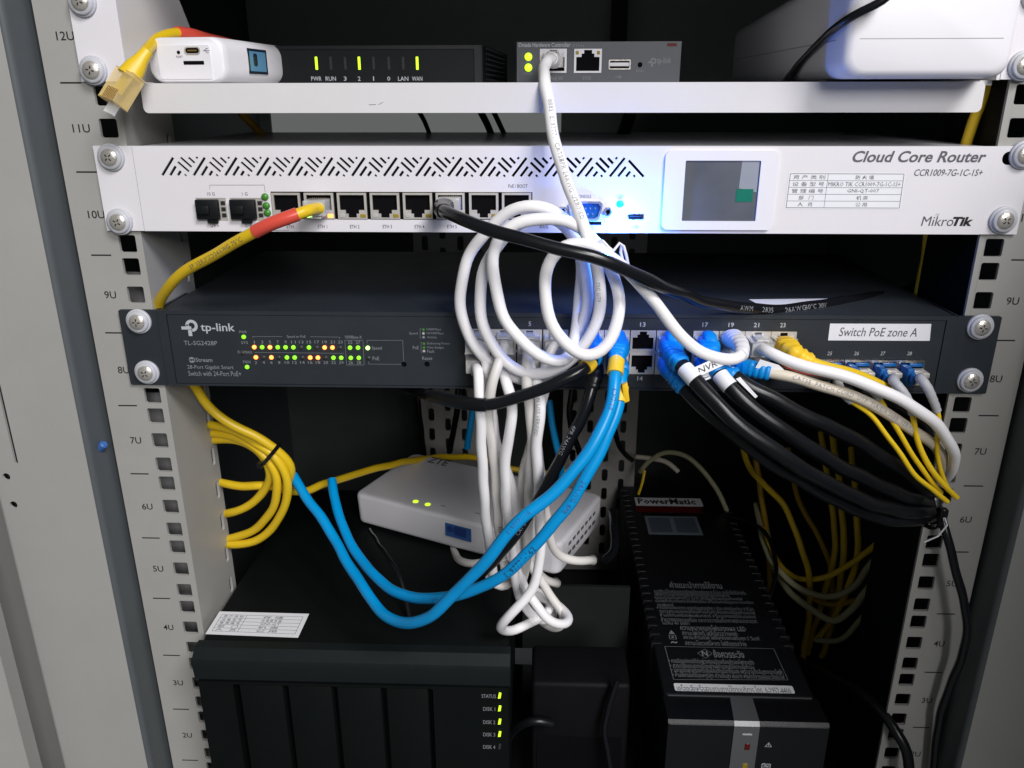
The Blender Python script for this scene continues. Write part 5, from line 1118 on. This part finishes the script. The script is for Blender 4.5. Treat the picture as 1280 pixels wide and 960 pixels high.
# --- dark leads at the lower right and deep cables in the shadow
Cable('power_lead', [(1168, 622, 6), (1176, 645, -6), (1185, 675, -12), (1197, 719.5, -16), (1206.5, 764, -18), (1208.5, 800, -17), (1200, 828, -14), (1190, 850, -12), (1177, 889, -10), (1168, 940, -8), (1166, 975, -8)], 2.5, 'cable_black', 'thin black lead hanging down over the right mounting rail', 'cable')
Cable('power_lead', [(960, 800, 150), (1004, 829, 90), (1045, 850, 50), (1078, 868, 20), (1114, 903, -4), (1133, 940, -14), (1138, 980, -18)], 3.4, 'cable_black_rubber', 'thick black lead crossing to the foot of the right mounting rail', 'cable')
Cable('power_lead', [(1002, -30, -30), (1120, -14, -34), (1104, 2, -34), (1075, 16, -32), (1050, 30, -24), (1026, 52, 4), (1004, 74, 30), (988, 94, 52), (978, 106, 75)], 1.9, 'cable_black', 'thin black lead drooping across the corner of the white box on the shelf', 'cable')
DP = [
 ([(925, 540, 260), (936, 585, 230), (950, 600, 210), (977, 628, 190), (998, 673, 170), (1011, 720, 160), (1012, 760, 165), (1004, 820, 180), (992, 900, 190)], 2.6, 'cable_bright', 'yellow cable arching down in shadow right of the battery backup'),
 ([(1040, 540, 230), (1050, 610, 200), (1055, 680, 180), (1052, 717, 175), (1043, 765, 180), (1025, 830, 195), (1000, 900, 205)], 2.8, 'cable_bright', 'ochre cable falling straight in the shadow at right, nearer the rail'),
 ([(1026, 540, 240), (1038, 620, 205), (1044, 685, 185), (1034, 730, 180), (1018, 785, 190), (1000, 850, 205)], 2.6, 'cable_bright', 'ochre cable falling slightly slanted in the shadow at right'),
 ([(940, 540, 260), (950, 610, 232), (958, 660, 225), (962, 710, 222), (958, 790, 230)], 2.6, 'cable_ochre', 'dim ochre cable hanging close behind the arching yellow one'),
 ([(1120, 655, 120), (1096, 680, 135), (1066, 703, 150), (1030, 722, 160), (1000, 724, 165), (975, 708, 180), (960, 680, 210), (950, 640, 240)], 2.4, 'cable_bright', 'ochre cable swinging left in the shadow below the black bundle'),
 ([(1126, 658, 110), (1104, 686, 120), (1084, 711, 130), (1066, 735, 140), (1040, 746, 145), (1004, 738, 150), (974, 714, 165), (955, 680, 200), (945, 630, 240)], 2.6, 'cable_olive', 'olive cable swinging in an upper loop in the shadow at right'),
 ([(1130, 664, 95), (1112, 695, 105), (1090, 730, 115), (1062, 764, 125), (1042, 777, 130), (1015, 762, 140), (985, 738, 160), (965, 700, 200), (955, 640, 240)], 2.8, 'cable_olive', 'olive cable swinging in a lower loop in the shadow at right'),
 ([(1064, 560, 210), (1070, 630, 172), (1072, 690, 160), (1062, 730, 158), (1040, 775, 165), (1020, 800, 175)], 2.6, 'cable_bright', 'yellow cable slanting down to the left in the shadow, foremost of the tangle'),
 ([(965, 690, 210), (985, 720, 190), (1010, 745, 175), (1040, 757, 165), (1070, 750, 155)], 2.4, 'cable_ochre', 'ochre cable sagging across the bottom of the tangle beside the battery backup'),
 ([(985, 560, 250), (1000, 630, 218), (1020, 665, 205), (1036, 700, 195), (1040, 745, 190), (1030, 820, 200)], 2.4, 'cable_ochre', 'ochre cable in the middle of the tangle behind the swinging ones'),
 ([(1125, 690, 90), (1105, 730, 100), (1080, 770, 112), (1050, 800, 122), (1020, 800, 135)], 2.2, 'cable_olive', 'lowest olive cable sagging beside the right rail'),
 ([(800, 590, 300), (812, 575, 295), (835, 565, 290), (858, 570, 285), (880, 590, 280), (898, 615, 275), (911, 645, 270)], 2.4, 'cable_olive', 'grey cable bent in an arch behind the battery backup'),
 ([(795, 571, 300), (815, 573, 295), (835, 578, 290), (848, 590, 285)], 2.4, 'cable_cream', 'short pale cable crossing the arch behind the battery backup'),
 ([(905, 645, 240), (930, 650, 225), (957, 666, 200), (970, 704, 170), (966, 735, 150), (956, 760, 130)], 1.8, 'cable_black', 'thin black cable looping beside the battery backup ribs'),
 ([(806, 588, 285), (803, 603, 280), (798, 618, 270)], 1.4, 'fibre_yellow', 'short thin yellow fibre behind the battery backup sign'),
 ([(520, 470, 262), (524, 520, 262), (530, 570, 270), (528, 600, 280)], 2.8, 'cable_black', 'black cable hanging deep below the switch, leftmost of three'),
 ([(574, 470, 250), (570, 520, 250), (562, 565, 262)], 2.8, 'cable_black', 'black cable hanging deep below the switch, middle of three'),
 ([(716, 480, 240), (712, 520, 240), (722, 560, 245), (735, 600, 255)], 2.8, 'cable_black', 'black cable hanging deep right of the white bundle'),
 ([(772, 480, 235), (766, 520, 240), (775, 560, 250), (790, 575, 270)], 2.4, 'cable_black', 'black cable hanging deep above the battery backup sign'),
 ([(686, 500, 180), (692, 540, 175), (700, 575, 175), (702, 600, 180)], 2.8, 'cable_blue', 'dark blue cable hanging deep behind the white bundle, right of it'),
 ([(592, 505, 200), (588, 530, 200), (584, 560, 205)], 2.8, 'cable_blue', 'dark blue cable hanging deep behind the white bundle, left of it'),
 ([(1176, 275, 52), (1168, 320, 52), (1157, 380, 52)], 2.8, 'cable_bright', 'dim yellow cable rising in the gap above the switch, right one'),
 ([(1163, 275, 60), (1157, 320, 60), (1146, 380, 60)], 2.8, 'cable_bright', 'dim yellow cable rising in the gap above the switch, left one'),
 ([(1246, 90, 20), (1233, 112, 20), (1217, 150, 22), (1206, 185, 24)], 2.8, 'cable_bright', 'dim yellow cable behind the right end of the shelf lip'),
 ([(300, 140, 120), (318, 158, 130), (338, 180, 140)], 2.6, 'cable_ochre', 'dim yellow cable below the left part of the shelf'),
 ([(524, 140, 150), (534, 158, 160), (541, 180, 170)], 1.6, 'cable_black', 'thin black wire below the shelf, left of the middle'),
 ([(600, 138, 150), (610, 158, 155), (620, 182, 160)], 2.4, 'cable_black', 'black wire below the shelf, left one of the middle pair'),
 ([(616, 138, 150), (626, 158, 155), (637, 182, 160)], 1.8, 'cable_black', 'black wire below the shelf, right one of the middle pair'),
 ([(788, 140, 140), (782, 160, 145), (772, 184, 150)], 4.5, 'cable_black_rubber', 'thick black cable below the shelf beside the router screen'),
 ([(756, 700, 60), (768, 690, 70), (768, 660, 90), (765, 640, 120)], 3.2, 'cable_black', 'glossy black lead rising in the dark left of the battery backup'),
 ([(772, 850, 10), (762, 880, 8), (756, 915, 6), (760, 945, 4), (768, 980, 2)], 2.0, 'cable_black', 'thin black lead falling in front of the power adapter'),
 ([(633, 930, 20), (645, 910, 12), (668, 900, 8), (690, 905, 10)], 3.0, 'cable_black_rubber', 'thick black lead bending left out of the power adapter'),
 ([(462, 662, 110), (472, 678, 70), (486, 697, 44), (498, 718, 30), (507, 745, 20), (512, 775, 8)], 1.3, 'cable_black', 'thin dark lead lying on the storage box below the terminal'),
 ([(182, 990, -6), (192, 968, 2), (203, 946, 12), (214, 922, 24), (222, 900, 34)], 1.6, 'cable_black', 'thin black lead at the foot of the left mounting rail'),
]
for pts, r_, m_, lab in DP: Cable('loose_cable', pts, r_, m_, lab)
